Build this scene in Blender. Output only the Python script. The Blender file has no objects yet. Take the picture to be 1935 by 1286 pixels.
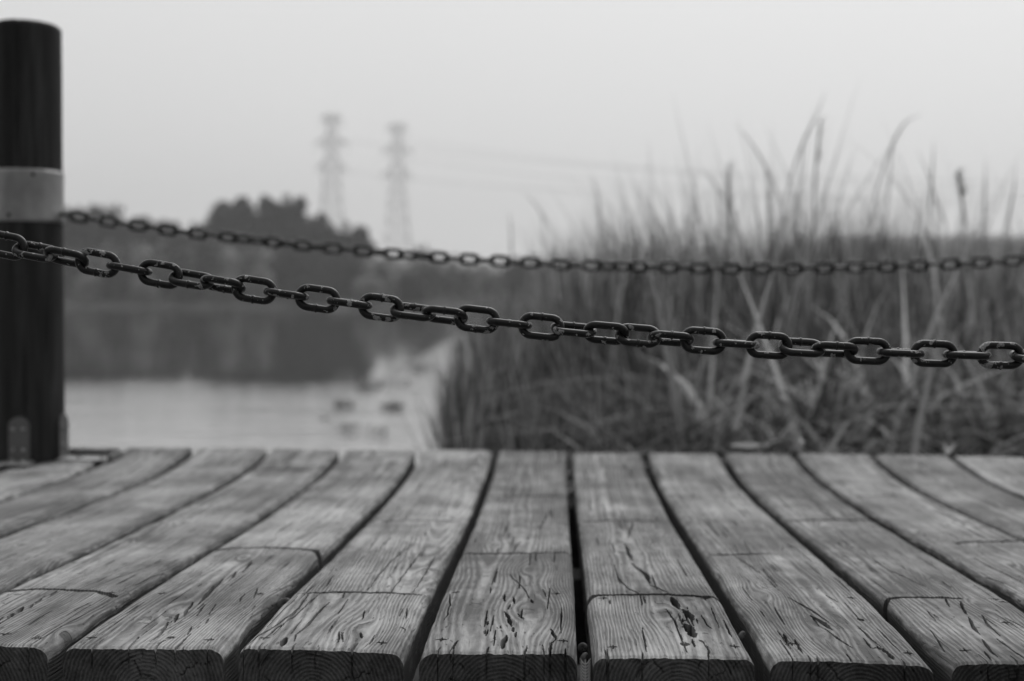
import bpy, bmesh, math, random
import numpy as np
from mathutils import Vector, Matrix

# ------------------------------------------------------------------ camera, sky, sun, exposure
S = bpy.context.scene
COL = S.collection
F = 2257.0                      # focal length in photo pixels (photo 1935 x 1286)
CAM_H = 0.40                    # camera above the deck top; deck top is z = 0, water z = WZ
WZ = -0.80
YAW, PITCH, ROLL = 0.0388, 0.0338, 0.0053
_f = Vector((-math.sin(YAW)*math.cos(PITCH), math.cos(YAW)*math.cos(PITCH), -math.sin(PITCH)))
_r0 = Vector((math.cos(YAW), math.sin(YAW), 0.0)); _u0 = _r0.cross(_f)
_r = math.cos(ROLL)*_r0 + math.sin(ROLL)*_u0
_u = -math.sin(ROLL)*_r0 + math.cos(ROLL)*_u0
cam_d = bpy.data.cameras.new('camera'); cam = bpy.data.objects.new('camera', cam_d); COL.objects.link(cam)
M = Matrix((( _r.x, _u.x, -_f.x, 0), (_r.y, _u.y, -_f.y, 0), (_r.z, _u.z, -_f.z, CAM_H), (0, 0, 0, 1)))
cam.matrix_world = M
cam_d.sensor_width = 36.0; cam_d.lens = 36.0*F/1935.0
cam_d.clip_start = 0.05; cam_d.clip_end = 6000
cam_d.dof.use_dof = True; cam_d.dof.focus_distance = 1.44; cam_d.dof.aperture_fstop = 2.9
S.camera = cam
S.view_settings.view_transform = 'Standard'; S.view_settings.look = 'None'
S.view_settings.exposure = 0.13; S.view_settings.gamma = 1.0
S.cycles.use_denoising = True
S.cycles.max_bounces = 6; S.cycles.diffuse_bounces = 3; S.cycles.glossy_bounces = 3
S.cycles.transmission_bounces = 2; S.cycles.volume_bounces = 0; S.cycles.transparent_max_bounces = 4
S.cycles.caustics_reflective = False; S.cycles.caustics_refractive = False

SUN_EL, SUN_AZ = math.radians(52), math.radians(20)     # high, ahead of the camera, a little to the right
world = bpy.data.worlds.new("World"); S.world = world; world.use_nodes = True
nt = world.node_tree; nt.nodes.clear(); N = nt.nodes; L = nt.links
def nn(tree, kind, **kw):
    n = tree.nodes.new(kind)
    for k, v in kw.items(): setattr(n, k, v)
    return n
def mth(tree, op, a, b=None, clamp=False):
    n = tree.nodes.new('ShaderNodeMath'); n.operation = op; n.use_clamp = clamp
    for i, v in enumerate((a, b)):
        if v is None: continue
        if isinstance(v, (int, float)): n.inputs[i].default_value = v
        else: tree.links.new(v, n.inputs[i])
    return n.outputs[0]
sky = nn(nt, 'ShaderNodeTexSky', sky_type='NISHITA', sun_disc=False)
sky.sun_elevation = SUN_EL; sky.sun_rotation = SUN_AZ
bw = nn(nt, 'ShaderNodeRGBToBW'); L.new(sky.outputs[0], bw.inputs[0])
tc = nn(nt, 'ShaderNodeTexCoord'); sp = nn(nt, 'ShaderNodeSeparateXYZ'); L.new(tc.outputs['Generated'], sp.inputs[0])
zz = mth(nt, 'MAXIMUM', sp.outputs[2], 0.0)
mr = nn(nt, 'ShaderNodeMapRange', interpolation_type='SMOOTHSTEP')       # overcast: brighter over the lake ahead
L.new(sp.outputs[1], mr.inputs[0]); mr.inputs[1].default_value = -0.5; mr.inputs[2].default_value = 0.75
mr.inputs[3].default_value = 0.24; mr.inputs[4].default_value = 1.0
cn = nn(nt, 'ShaderNodeTexNoise'); cn.inputs['Scale'].default_value = 1.6; cn.inputs['Detail'].default_value = 2
L.new(tc.outputs['Generated'], cn.inputs['Vector'])
v = mth(nt, 'ADD', mth(nt, 'MULTIPLY', zz, 0.12), 0.70)
v = mth(nt, 'ADD', v, mth(nt, 'MULTIPLY', mth(nt, 'MULTIPLY', zz, zz), 0.72))
v = mth(nt, 'ADD', v, mth(nt, 'MULTIPLY', sp.outputs[0], 0.13))
v = mth(nt, 'ADD', v, mth(nt, 'MULTIPLY', mth(nt, 'SUBTRACT', cn.outputs[0], 0.5), 0.07))
v = mth(nt, 'MULTIPLY', v, mr.outputs[0])
v = mth(nt, 'ADD', v, mth(nt, 'MULTIPLY', bw.outputs[0], 0.006))
comb = nn(nt, 'ShaderNodeCombineXYZ')
for i in range(3): L.new(v, comb.inputs[i])
bg = nn(nt, 'ShaderNodeBackground'); L.new(comb.outputs[0], bg.inputs[0]); bg.inputs[1].default_value = 1.0
wo = nn(nt, 'ShaderNodeOutputWorld'); L.new(bg.outputs[0], wo.inputs[0])

sd = bpy.data.lights.new('sun', 'SUN'); sd.energy = 1.15; sd.angle = math.radians(40); sd.color = (1, 1, 1)
sun = bpy.data.objects.new('sun', sd); COL.objects.link(sun)
sdir = Vector((math.sin(SUN_AZ)*math.cos(SUN_EL), math.cos(SUN_AZ)*math.cos(SUN_EL), math.sin(SUN_EL)))
sun.rotation_euler = sdir.to_track_quat('Z', 'Y').to_euler(); sun.location = (0, 0, 30)

# ------------------------------------------------------------------ helpers
def at(px, py, Y):
    """the point at world depth Y seen at photo pixel (px, py)"""
    d = _f + (px-967.5)/F*_r - (py-643.0)/F*_u
    t = Y/d.y
    return Vector((d.x*t, Y, CAM_H + d.z*t))
def on_z(px, py, z=0.0):
    d = _f + (px-967.5)/F*_r - (py-643.0)/F*_u
    t = (z-CAM_H)/d.z
    return Vector((d.x*t, d.y*t, z))
def link(o, parent=None):
    COL.objects.link(o)
    if parent is not None: o.parent = parent
    return o
def tag(o, label=None, cat=None, group=None, kind=None):
    if label: o['label'] = label
    if cat: o['category'] = cat
    if group: o['group'] = group
    if kind: o['kind'] = kind
    return o
def empty(name, loc=(0, 0, 0), rz=0.0):
    o = bpy.data.objects.new(name, None); o.location = loc; o.rotation_euler = (0, 0, rz)
    o.empty_display_size = 0.05
    return link(o)
def mesh_np(name, V, Q, mats, parent=None, smooth=True, attrs=None, mat_index=None):
    me = bpy.data.meshes.new(name)
    V = np.ascontiguousarray(V, dtype=np.float32); Q = np.ascontiguousarray(Q, dtype=np.int32)
    k = Q.shape[1]
    me.vertices.add(len(V)); me.vertices.foreach_set('co', V.ravel())
    me.loops.add(Q.size); me.loops.foreach_set('vertex_index', Q.ravel())
    me.polygons.add(len(Q)); me.polygons.foreach_set('loop_start', np.arange(0, Q.size, k, dtype=np.int32))
    me.polygons.foreach_set('use_smooth', np.full(len(Q), smooth))
    if not isinstance(mats, (list, tuple)): mats = [mats]
    for m in mats: me.materials.append(m)
    if mat_index is not None: me.polygons.foreach_set('material_index', np.ascontiguousarray(mat_index, dtype=np.int32))
    for an, av in (attrs or {}).items():
        a = me.attributes.new(an, 'FLOAT', 'POINT'); a.data.foreach_set('value', np.ascontiguousarray(av, dtype=np.float32))
    me.update(calc_edges=True); me.validate()
    return link(bpy.data.objects.new(name, me), parent)
def grid_quads(nr, nc, off=0, flip=False):
    i = np.arange(nr*nc).reshape(nr, nc)+off
    q = np.stack([i[:-1, :-1], i[:-1, 1:], i[1:, 1:], i[1:, :-1]], -1).reshape(-1, 4)
    return q[:, ::-1] if flip else q
def obj_bm(name, bm, mat, parent=None, smooth=True):
    me = bpy.data.meshes.new(name); bmesh.ops.recalc_face_normals(bm, faces=bm.faces); bm.to_mesh(me); bm.free()
    me.materials.append(mat)
    for p in me.polygons: p.use_smooth = smooth
    return link(bpy.data.objects.new(name, me), parent)
def bm_box(bm, c, s, bev=0.0, rot=None):
    r = bmesh.ops.create_cube(bm, size=1.0)
    vs = r['verts']
    for v in vs: v.co = Vector((v.co.x*s[0], v.co.y*s[1], v.co.z*s[2]))
    if bev > 0:
        es = {e for v in vs for e in v.link_edges}
        g = bmesh.ops.bevel(bm, geom=list(es), offset=bev, segments=2, affect='EDGES', profile=0.6)
        vs = [v for v in {v for f in g['faces'] for v in f.verts} | {v for v in vs if v.is_valid}]
    for v in vs:
        if rot is not None: v.co = rot @ v.co
        v.co += Vector(c)
def tube(pts, rad, n=8, closed=False):
    """vertices and quads of a tube along pts (numpy)"""
    P = np.array([tuple(p) for p in pts], float); m = len(P)
    R = np.full(m, rad) if np.isscalar(rad) else np.array(rad, float)
    T = np.gradient(P, axis=0)
    if closed: T = np.roll(P, -1, 0)-np.roll(P, 1, 0)
    T /= np.linalg.norm(T, axis=1)[:, None]+1e-12
    ref = np.array([0, 1, 0]) if abs(T[0, 1]) < 0.9 else np.array([1, 0, 0])
    V = []
    nrm = np.cross(T[0], ref); nrm /= np.linalg.norm(nrm)
    for i in range(m):
        nrm = nrm-T[i]*np.dot(nrm, T[i]); nrm /= np.linalg.norm(nrm)
        b = np.cross(T[i], nrm)
        a = np.linspace(0, 2*np.pi, n, endpoint=False)
        V.append(P[i]+R[i]*(np.cos(a)[:, None]*nrm+np.sin(a)[:, None]*b))
    V = np.concatenate(V); Q = []
    for i in range(m if closed else m-1):
        j = (i+1) % m
        for k in range(n): Q.append((i*n+k, i*n+(k+1) % n, j*n+(k+1) % n, j*n+k))
    return V, np.array(Q)
class Soup:
    def __init__(s): s.V = []; s.Q = []; s.n = 0; s.A = []
    def add(s, V, Q, a=0.0):
        s.V.append(V); s.Q.append(np.asarray(Q)+s.n); s.n += len(V); s.A.append(np.full(len(V), a) if np.isscalar(a) else a)
    def build(s, name, mat, parent=None, smooth=True):
        return mesh_np(name, np.concatenate(s.V), np.concatenate(s.Q), mat, parent, smooth, {'shade': np.concatenate(s.A)})
_tabs = {}
def vnoise(x, y, seed=0):
    """smooth value noise in [-1, 1]"""
    if seed not in _tabs: _tabs[seed] = np.random.RandomState(seed+17).rand(256, 256)*2-1
    T = _tabs[seed]
    x, y = np.broadcast_arrays(np.asarray(x, float), np.asarray(y, float))
    xi = np.floor(x).astype(int); yi = np.floor(y).astype(int); fx = x-xi; fy = y-yi
    fx = fx*fx*(3-2*fx); fy = fy*fy*(3-2*fy)
    a = T[xi & 255, yi & 255]; b = T[(xi+1) & 255, yi & 255]; c = T[xi & 255, (yi+1) & 255]; d = T[(xi+1) & 255, (yi+1) & 255]
    return (a*(1-fx)+b*fx)*(1-fy)+(c*(1-fx)+d*fx)*fy
def sstep(a, b, x):
    t = np.clip((x-a)/(b-a), 0, 1); return t*t*(3-2*t)

# ------------------------------------------------------------------ materials (the photograph is black and white: neutral greys)
def mat(name, base=0.3, rough=0.7, spec=0.5, metal=0.0):
    m = bpy.data.materials.new(name); m.use_nodes = True
    b = m.node_tree.nodes['Principled BSDF']
    b.inputs['Base Color'].default_value = (base, base, base, 1); b.inputs['Roughness'].default_value = rough
    b.inputs['Metallic'].default_value = metal; b.inputs['Specular IOR Level'].default_value = spec
    return m, m.node_tree, b
def ramp(tree, fac, stops):
    r = tree.nodes.new('ShaderNodeValToRGB'); e = r.color_ramp.elements
    while len(e) < len(stops): e.new(0.5)
    for i, (p, c) in enumerate(stops): e[i].position = p; e[i].color = (c, c, c, 1)
    tree.links.new(fac, r.inputs[0]); return r.outputs[0]
def noise(tree, vec, scale, detail=3, rough=0.55, dist=0.0):
    n = tree.nodes.new('ShaderNodeTexNoise'); n.inputs['Scale'].default_value = scale; n.inputs['Detail'].default_value = detail
    n.inputs['Roughness'].default_value = rough; n.inputs['Distortion'].default_value = dist
    if vec is not None: tree.links.new(vec, n.inputs['Vector'])
    return n.outputs[0]
def mapped(tree, src, sc):
    n = tree.nodes.new('ShaderNodeMapping'); tree.links.new(src, n.inputs[0]); n.inputs['Scale'].default_value = sc; return n.outputs[0]
def bump(tree, h, strength, dist, bsdf=None, normal=None):
    n = tree.nodes.new('ShaderNodeBump'); n.inputs['Strength'].default_value = strength; n.inputs['Distance'].default_value = dist
    tree.links.new(h, n.inputs['Height'])
    if normal is not None: tree.links.new(normal, n.inputs['Normal'])
    if bsdf is not None: tree.links.new(n.outputs[0], bsdf.inputs['Normal'])
    return n.outputs[0]
def coords(tree, which='Object'):
    t = tree.nodes.new('ShaderNodeTexCoord'); return t.outputs[which]
def obj_shift(tree, vec, amt=40.0):
    oi = tree.nodes.new('ShaderNodeObjectInfo'); a = tree.nodes.new('ShaderNodeVectorMath'); a.operation = 'ADD'
    c = tree.nodes.new('ShaderNodeCombineXYZ'); m = mth(tree, 'MULTIPLY', oi.outputs['Random'], amt)
    for i in range(3): tree.links.new(m, c.inputs[i])
    tree.links.new(vec, a.inputs[0]); tree.links.new(c.outputs[0], a.inputs[1]); return a.outputs[0], oi.outputs['Random']

def wood_mat(name, lo, hi, end=False):
    m, t, b = mat(name, 0.3, 0.82, 0.25)
    co, rnd = obj_shift(t, coords(t))
    at_ = t.nodes.new('ShaderNodeAttribute'); at_.attribute_name = 'ring'
    jit = noise(t, mapped(t, co, (60, 9, 60)), 1.0, 3, 0.6)
    ph = mth(t, 'ADD', at_.outputs['Fac'], mth(t, 'MULTIPLY', jit, 0.9))
    ring = mth(t, 'ADD', mth(t, 'MULTIPLY', mth(t, 'SINE', mth(t, 'MULTIPLY', ph, 6.2832)), 0.5), 0.5)
    sy = t.nodes.new('ShaderNodeSeparateXYZ'); t.links.new(co, sy.inputs[0])
    gv = t.nodes.new('ShaderNodeCombineXYZ'); t.links.new(mth(t, 'MULTIPLY', at_.outputs['Fac'], 2.6), gv.inputs[0]); t.links.new(mth(t, 'MULTIPLY', sy.outputs[1], 20.0), gv.inputs[1])
    t.links.new(rnd, gv.inputs[2])
    fib = noise(t, gv.outputs[0] if not end else mapped(t, co, (300, 300, 300)), 1.0, 5, 0.7)
    gv2 = t.nodes.new('ShaderNodeCombineXYZ'); t.links.new(mth(t, 'MULTIPLY', at_.outputs['Fac'], 2.0), gv2.inputs[0]); t.links.new(mth(t, 'MULTIPLY', sy.outputs[1], 42.0), gv2.inputs[1])
    t.links.new(mth(t, 'ADD', rnd, 7.0), gv2.inputs[2])
    chk = ramp(t, noise(t, gv2.outputs[0], 1.0, 2, 0.5), [(0.30, 1.0), (0.345, 0.0)])     # tiny weather checks along the grain
    streak = noise(t, mapped(t, co, (55, 2.2, 55)), 1.0, 4, 0.6)
    blot = noise(t, co, 5.5, 5, 0.6)
    fine = noise(t, co, 260, 3, 0.6)
    c = mth(t, 'ADD', mth(t, 'MULTIPLY', ring, 0.11), mth(t, 'MULTIPLY', fib, 0.34))
    c = mth(t, 'ADD', c, mth(t, 'MULTIPLY', streak, 0.34))
    c = mth(t, 'ADD', c, mth(t, 'MULTIPLY', blot, 0.55))
    c = mth(t, 'ADD', c, mth(t, 'SUBTRACT', mth(t, 'MULTIPLY', rnd, 0.13), 0.09))
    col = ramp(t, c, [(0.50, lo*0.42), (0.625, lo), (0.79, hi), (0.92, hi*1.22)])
    if not end:
        mk_ = t.nodes.new('ShaderNodeMix'); mk_.data_type = 'RGBA'; t.links.new(mth(t, 'MULTIPLY', chk, 0.6), mk_.inputs[0]); t.links.new(col, mk_.inputs[6]); mk_.inputs[7].default_value = (lo*.25,)*3+(1,); col = mk_.outputs[2]
    # dark grime and lichen on worn shoulders; gap shade painted on the side faces
    gr = t.nodes.new('ShaderNodeAttribute'); gr.attribute_name = 'grime_shade'
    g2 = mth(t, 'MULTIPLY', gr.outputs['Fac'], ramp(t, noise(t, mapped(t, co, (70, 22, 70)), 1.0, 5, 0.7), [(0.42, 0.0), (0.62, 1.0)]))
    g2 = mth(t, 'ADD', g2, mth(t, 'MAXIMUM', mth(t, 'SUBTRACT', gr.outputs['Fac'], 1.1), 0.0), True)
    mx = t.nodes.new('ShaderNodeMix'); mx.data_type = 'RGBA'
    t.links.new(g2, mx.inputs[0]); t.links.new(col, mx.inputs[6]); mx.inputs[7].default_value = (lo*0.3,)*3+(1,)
    t.links.new(mx.outputs[2], b.inputs['Base Color'])
    h = mth(t, 'ADD', mth(t, 'MULTIPLY', ring, 0.34), mth(t, 'MULTIPLY', fib, 0.75))
    h = mth(t, 'SUBTRACT', mth(t, 'ADD', h, mth(t, 'MULTIPLY', fine, 0.25)), mth(t, 'MULTIPLY', chk, 0.0 if end else 1.1))
    n1 = bump(t, h, 0.9, 0.0019)
    h2 = ramp(t, noise(t, mapped(t, co, (210, 12, 210)), 1.0, 3, 0.5, 0.4), [(0.30, 0.0), (0.36, 1.0)])
    bump(t, h2, 0.8, 0.002, b, n1)
    return m
M_wood = wood_mat('weathered_wood', 0.235, 0.47)
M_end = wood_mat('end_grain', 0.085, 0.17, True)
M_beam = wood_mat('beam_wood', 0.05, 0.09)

def post_material():
    m, t, b = mat('dark_post_wood', 0.02, 0.75, 0.25)
    co = coords(t)
    n = noise(t, mapped(t, co, (30, 30, 2.2)), 1.0, 5, 0.65)
    t.links.new(ramp(t, n, [(0.3, 0.010), (0.5, 0.022), (0.7, 0.055)]), b.inputs['Base Color'])
    n2 = noise(t, mapped(t, co, (160, 160, 7)), 1.0, 4, 0.6)
    bump(t, n2, 0.8, 0.003, b); return m
M_post = post_material()
def metal_band():
    m, t, b = mat('brushed_band', 0.3, 0.42, 0.5, 0.55)
    co = coords(t)
    n = noise(t, mapped(t, co, (9, 9, 6)), 1.0, 4, 0.6)
    t.links.new(ramp(t, n, [(0.3, 0.22), (0.7, 0.46)]), b.inputs['Base Color']); return m
M_band = metal_band()
def steel():
    m, t, b = mat('galvanised_steel', 0.35, 0.38, 0.5, 0.8)
    n = noise(t, coords(t), 45, 4, 0.6)
    t.links.new(ramp(t, n, [(0.35, 0.28), (0.7, 0.6)]), b.inputs['Base Color'])
    t.links.new(ramp(t, n, [(0.35, 0.2), (0.7, 0.35)]), b.inputs['Roughness']); return m
M_steel = steel()
M_foot = mat('worn_plate_steel', 0.75, 0.3, 0.5, 0.8)[0]
M_plate = mat('dull_bracket_steel', 0.16, 0.5, 0.5, 0.4)[0]
M_dark = mat('dark_metal', 0.05, 0.5, 0.5, 0.3)[0]
def chain_paint():
    m, t, b = mat('chipped_black_paint', 0.02, 0.42, 0.4)
    co, rnd = obj_shift(t, coords(t), 3.0)
    chips = noise(t, co, 95, 3, 0.55)
    thr = mth(t, 'ADD', chips, mth(t, 'MULTIPLY', mth(t, 'SUBTRACT', rnd, 0.5), 0.07))
    mask = ramp(t, thr, [(0.612, 0.0), (0.628, 1.0)])
    fine = ramp(t, noise(t, co, 340, 2, 0.5), [(0.70, 0.0), (0.72, 0.7)])
    mk = mth(t, 'MAXIMUM', mask, fine)
    body = ramp(t, noise(t, co, 130, 4, 0.65), [(0.35, 0.006), (0.75, 0.018)])
    tone = ramp(t, noise(t, co, 420, 2), [(0.3, 0.16), (0.7, 0.42)])
    mx = t.nodes.new('ShaderNodeMix'); mx.data_type = 'RGBA'
    t.links.new(mk, mx.inputs[0]); t.links.new(body, mx.inputs[6]); t.links.new(tone, mx.inputs[7])
    t.links.new(mx.outputs[2], b.inputs['Base Color'])
    t.links.new(ramp(t, mk, [(0, 0.33), (1, 0.75)]), b.inputs['Roughness'])
    h = mth(t, 'SUBTRACT', mth(t, 'MULTIPLY', noise(t, co, 600, 3), 0.25), mk)
    bump(t, h, 0.5, 0.0005, b)
    return m
M_chain = chain_paint()

# ------------------------------------------------------------------ structure: ground, water, levee
def ground_z(x, y):
    near = -0.50+0.04*vnoise(x*1.3, y*1.3, 3)
    basin = -1.55
    z = near+(basin-near)*sstep(3.3, 4.6, y)
    # far shore
    shore = 158+9*vnoise(x*0.03+5, 0.3, 4)
    far = -0.45+0.3*vnoise(x*0.05, y*0.05, 5)+0.35+4.0*sstep(shore+8, shore+34, y)
    z = z+(far-z)*sstep(shore-3, shore+2, y)
    # muddy reed bank on the right, reaching back to the dike
    edge = -0.075*y+0.25*vnoise(y*0.6, 2.2, 6)
    bank = -0.76+0.05*vnoise(x*2, y*2, 7)
    kk = sstep(edge-0.35, edge+0.45, x)*sstep(3.3, 3.9, y)*(1-sstep(21, 24, y+0.7*x*0))
    z = z+(np.maximum(bank, z)-z)*kk
    # dike far behind the reeds on the right
    xe = 19.5
    dk = sstep(xe-4, xe, x)*sstep(88, 97, y)*(1-sstep(101, 112, y))
    z = z+(5.45-z)*dk
    return z
xs = np.concatenate([-np.geomspace(700, 9, 60), np.linspace(-8.6, 14, 150), np.geomspace(14.4, 700, 90)])
ys = np.concatenate([-np.geomspace(120, 4, 14), np.linspace(-3.6, 25, 150), np.geomspace(25.4, 88, 40), np.linspace(89, 112, 24), np.geomspace(113, 150, 10), np.linspace(151, 176, 26), np.geomspace(178, 800, 30)])
GX, GY = np.meshgrid(xs, ys)
V = np.stack([GX, GY, ground_z(GX, GY)], -1).reshape(-1, 3)
m, t, b = mat('soil_and_grass', 0.08, 0.95, 0.1)
co = coords(t)
g1 = noise(t, co, 0.35, 6, 0.65)
sx = t.nodes.new('ShaderNodeSeparateXYZ'); t.links.new(co, sx.inputs[0])
dry = mth(t, 'MULTIPLY', ramp(t, mth(t, 'MULTIPLY', sx.outputs[2], 0.1), [(0.02, 0.0), (0.12, 1.0)]), mth(t, 'LESS_THAN', sx.outputs[1], 125.0))
mx = t.nodes.new('ShaderNodeMix'); mx.data_type = 'RGBA'; t.links.new(dry, mx.inputs[0])        # dry cropped grass on the dike
t.links.new(ramp(t, g1, [(0.35, 0.06), (0.65, 0.14)]), mx.inputs[6]); t.links.new(ramp(t, g1, [(0.35, 0.22), (0.65, 0.34)]), mx.inputs[7])
t.links.new(mx.outputs[2], b.inputs['Base Color'])
bump(t, noise(t, co, 9, 5, 0.7), 0.8, 0.08, b)
o = mesh_np('ground', V, grid_quads(len(ys), len(xs)), m); tag(o, kind='structure')

m, t, b = mat('lake_water', 0.06, 0.05, 0.5); b.inputs['IOR'].default_value = 1.33
co = coords(t)
w1 = noise(t, mapped(t, co, (2.2, 5.0, 1)), 1.0, 4, 0.55)
w2 = noise(t, mapped(t, co, (0.35, 1.1, 1)), 1.0, 3, 0.5)
# a breeze ruffles the near water; the far water lies calm
sx = t.nodes.new('ShaderNodeSeparateXYZ'); t.links.new(co, sx.inputs[0])
edge_ = mth(t, 'ADD', sx.outputs[1], mth(t, 'MULTIPLY', noise(t, mapped(t, co, (0.5, 0.2, 1)), 1.0, 2), 2.0))
edge_ = mth(t, 'ADD', edge_, mth(t, 'MULTIPLY', mth(t, 'MAXIMUM', mth(t, 'ADD', sx.outputs[0], mth(t, 'MULTIPLY', sx.outputs[1], 0.155)), 0.0), -9.0))
br = ramp(t, mth(t, 'MULTIPLY', edge_, 0.02), [(0.31, 1.0), (0.37, 0.10)])
mb = ramp(t, mth(t, 'MULTIPLY', edge_, 0.02), [(0.05, 0.03), (0.07, 0.36), (0.31, 0.36), (0.37, 0.03)]); t.links.new(mb, b.inputs['Base Color'])   # bright sky reflection on the near water, painted into the base colour
n1 = bump(t, mth(t, 'MULTIPLY', w1, br), 0.25, 0.05); bump(t, mth(t, 'MULTIPLY', w2, br), 0.10, 0.12, b, n1)
patch = noise(t, mapped(t, co, (0.10, 0.35, 1)), 1.0, 3)
t.links.new(ramp(t, patch, [(0.4, 0.02), (0.65, 0.07)]), b.inputs['Roughness'])
o = mesh_np('water', np.array([(-690, -60, WZ), (690, -60, WZ), (690, 300, WZ), (-690, 300, WZ)]), np.array([(0, 1, 2, 3)]), m)
tag(o, kind='structure')

# ------------------------------------------------------------------ the boardwalk
YN, YF, THK = 1.342, 3.162, 0.060
GAP = {-6: -1.172, -5: -0.97, -4: -0.77, -3: -0.577, -2: -0.372, -1: -0.165, 0: 0.032, 1: 0.232, 2: 0.434, 3: 0.627, 4: 0.828, 5: 1.031}
for k in range(6, 12): GAP[k] = GAP[5]+0.2*(k-5)
for k in range(-7, -12, -1): GAP[k] = GAP[-6]+0.2*(k+6)
def sag(y):
    return np.interp(y, [1.3, 1.6, 1.85, 2.1, 2.35, 2.6, 2.8, 2.95, 3.06, 3.17], [0, -.002, -.009, -.017, -.024, -.028, -.028, -.022, -.013, -.001])
def pp(px, py):
    """photo pixel on the deck -> (x, y) on the sagging deck top"""
    p = on_z(px, py, 0.0)
    for _ in range(6): p = on_z(px, py, float(sag(p.y)))
    return (p.x, p.y)
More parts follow.
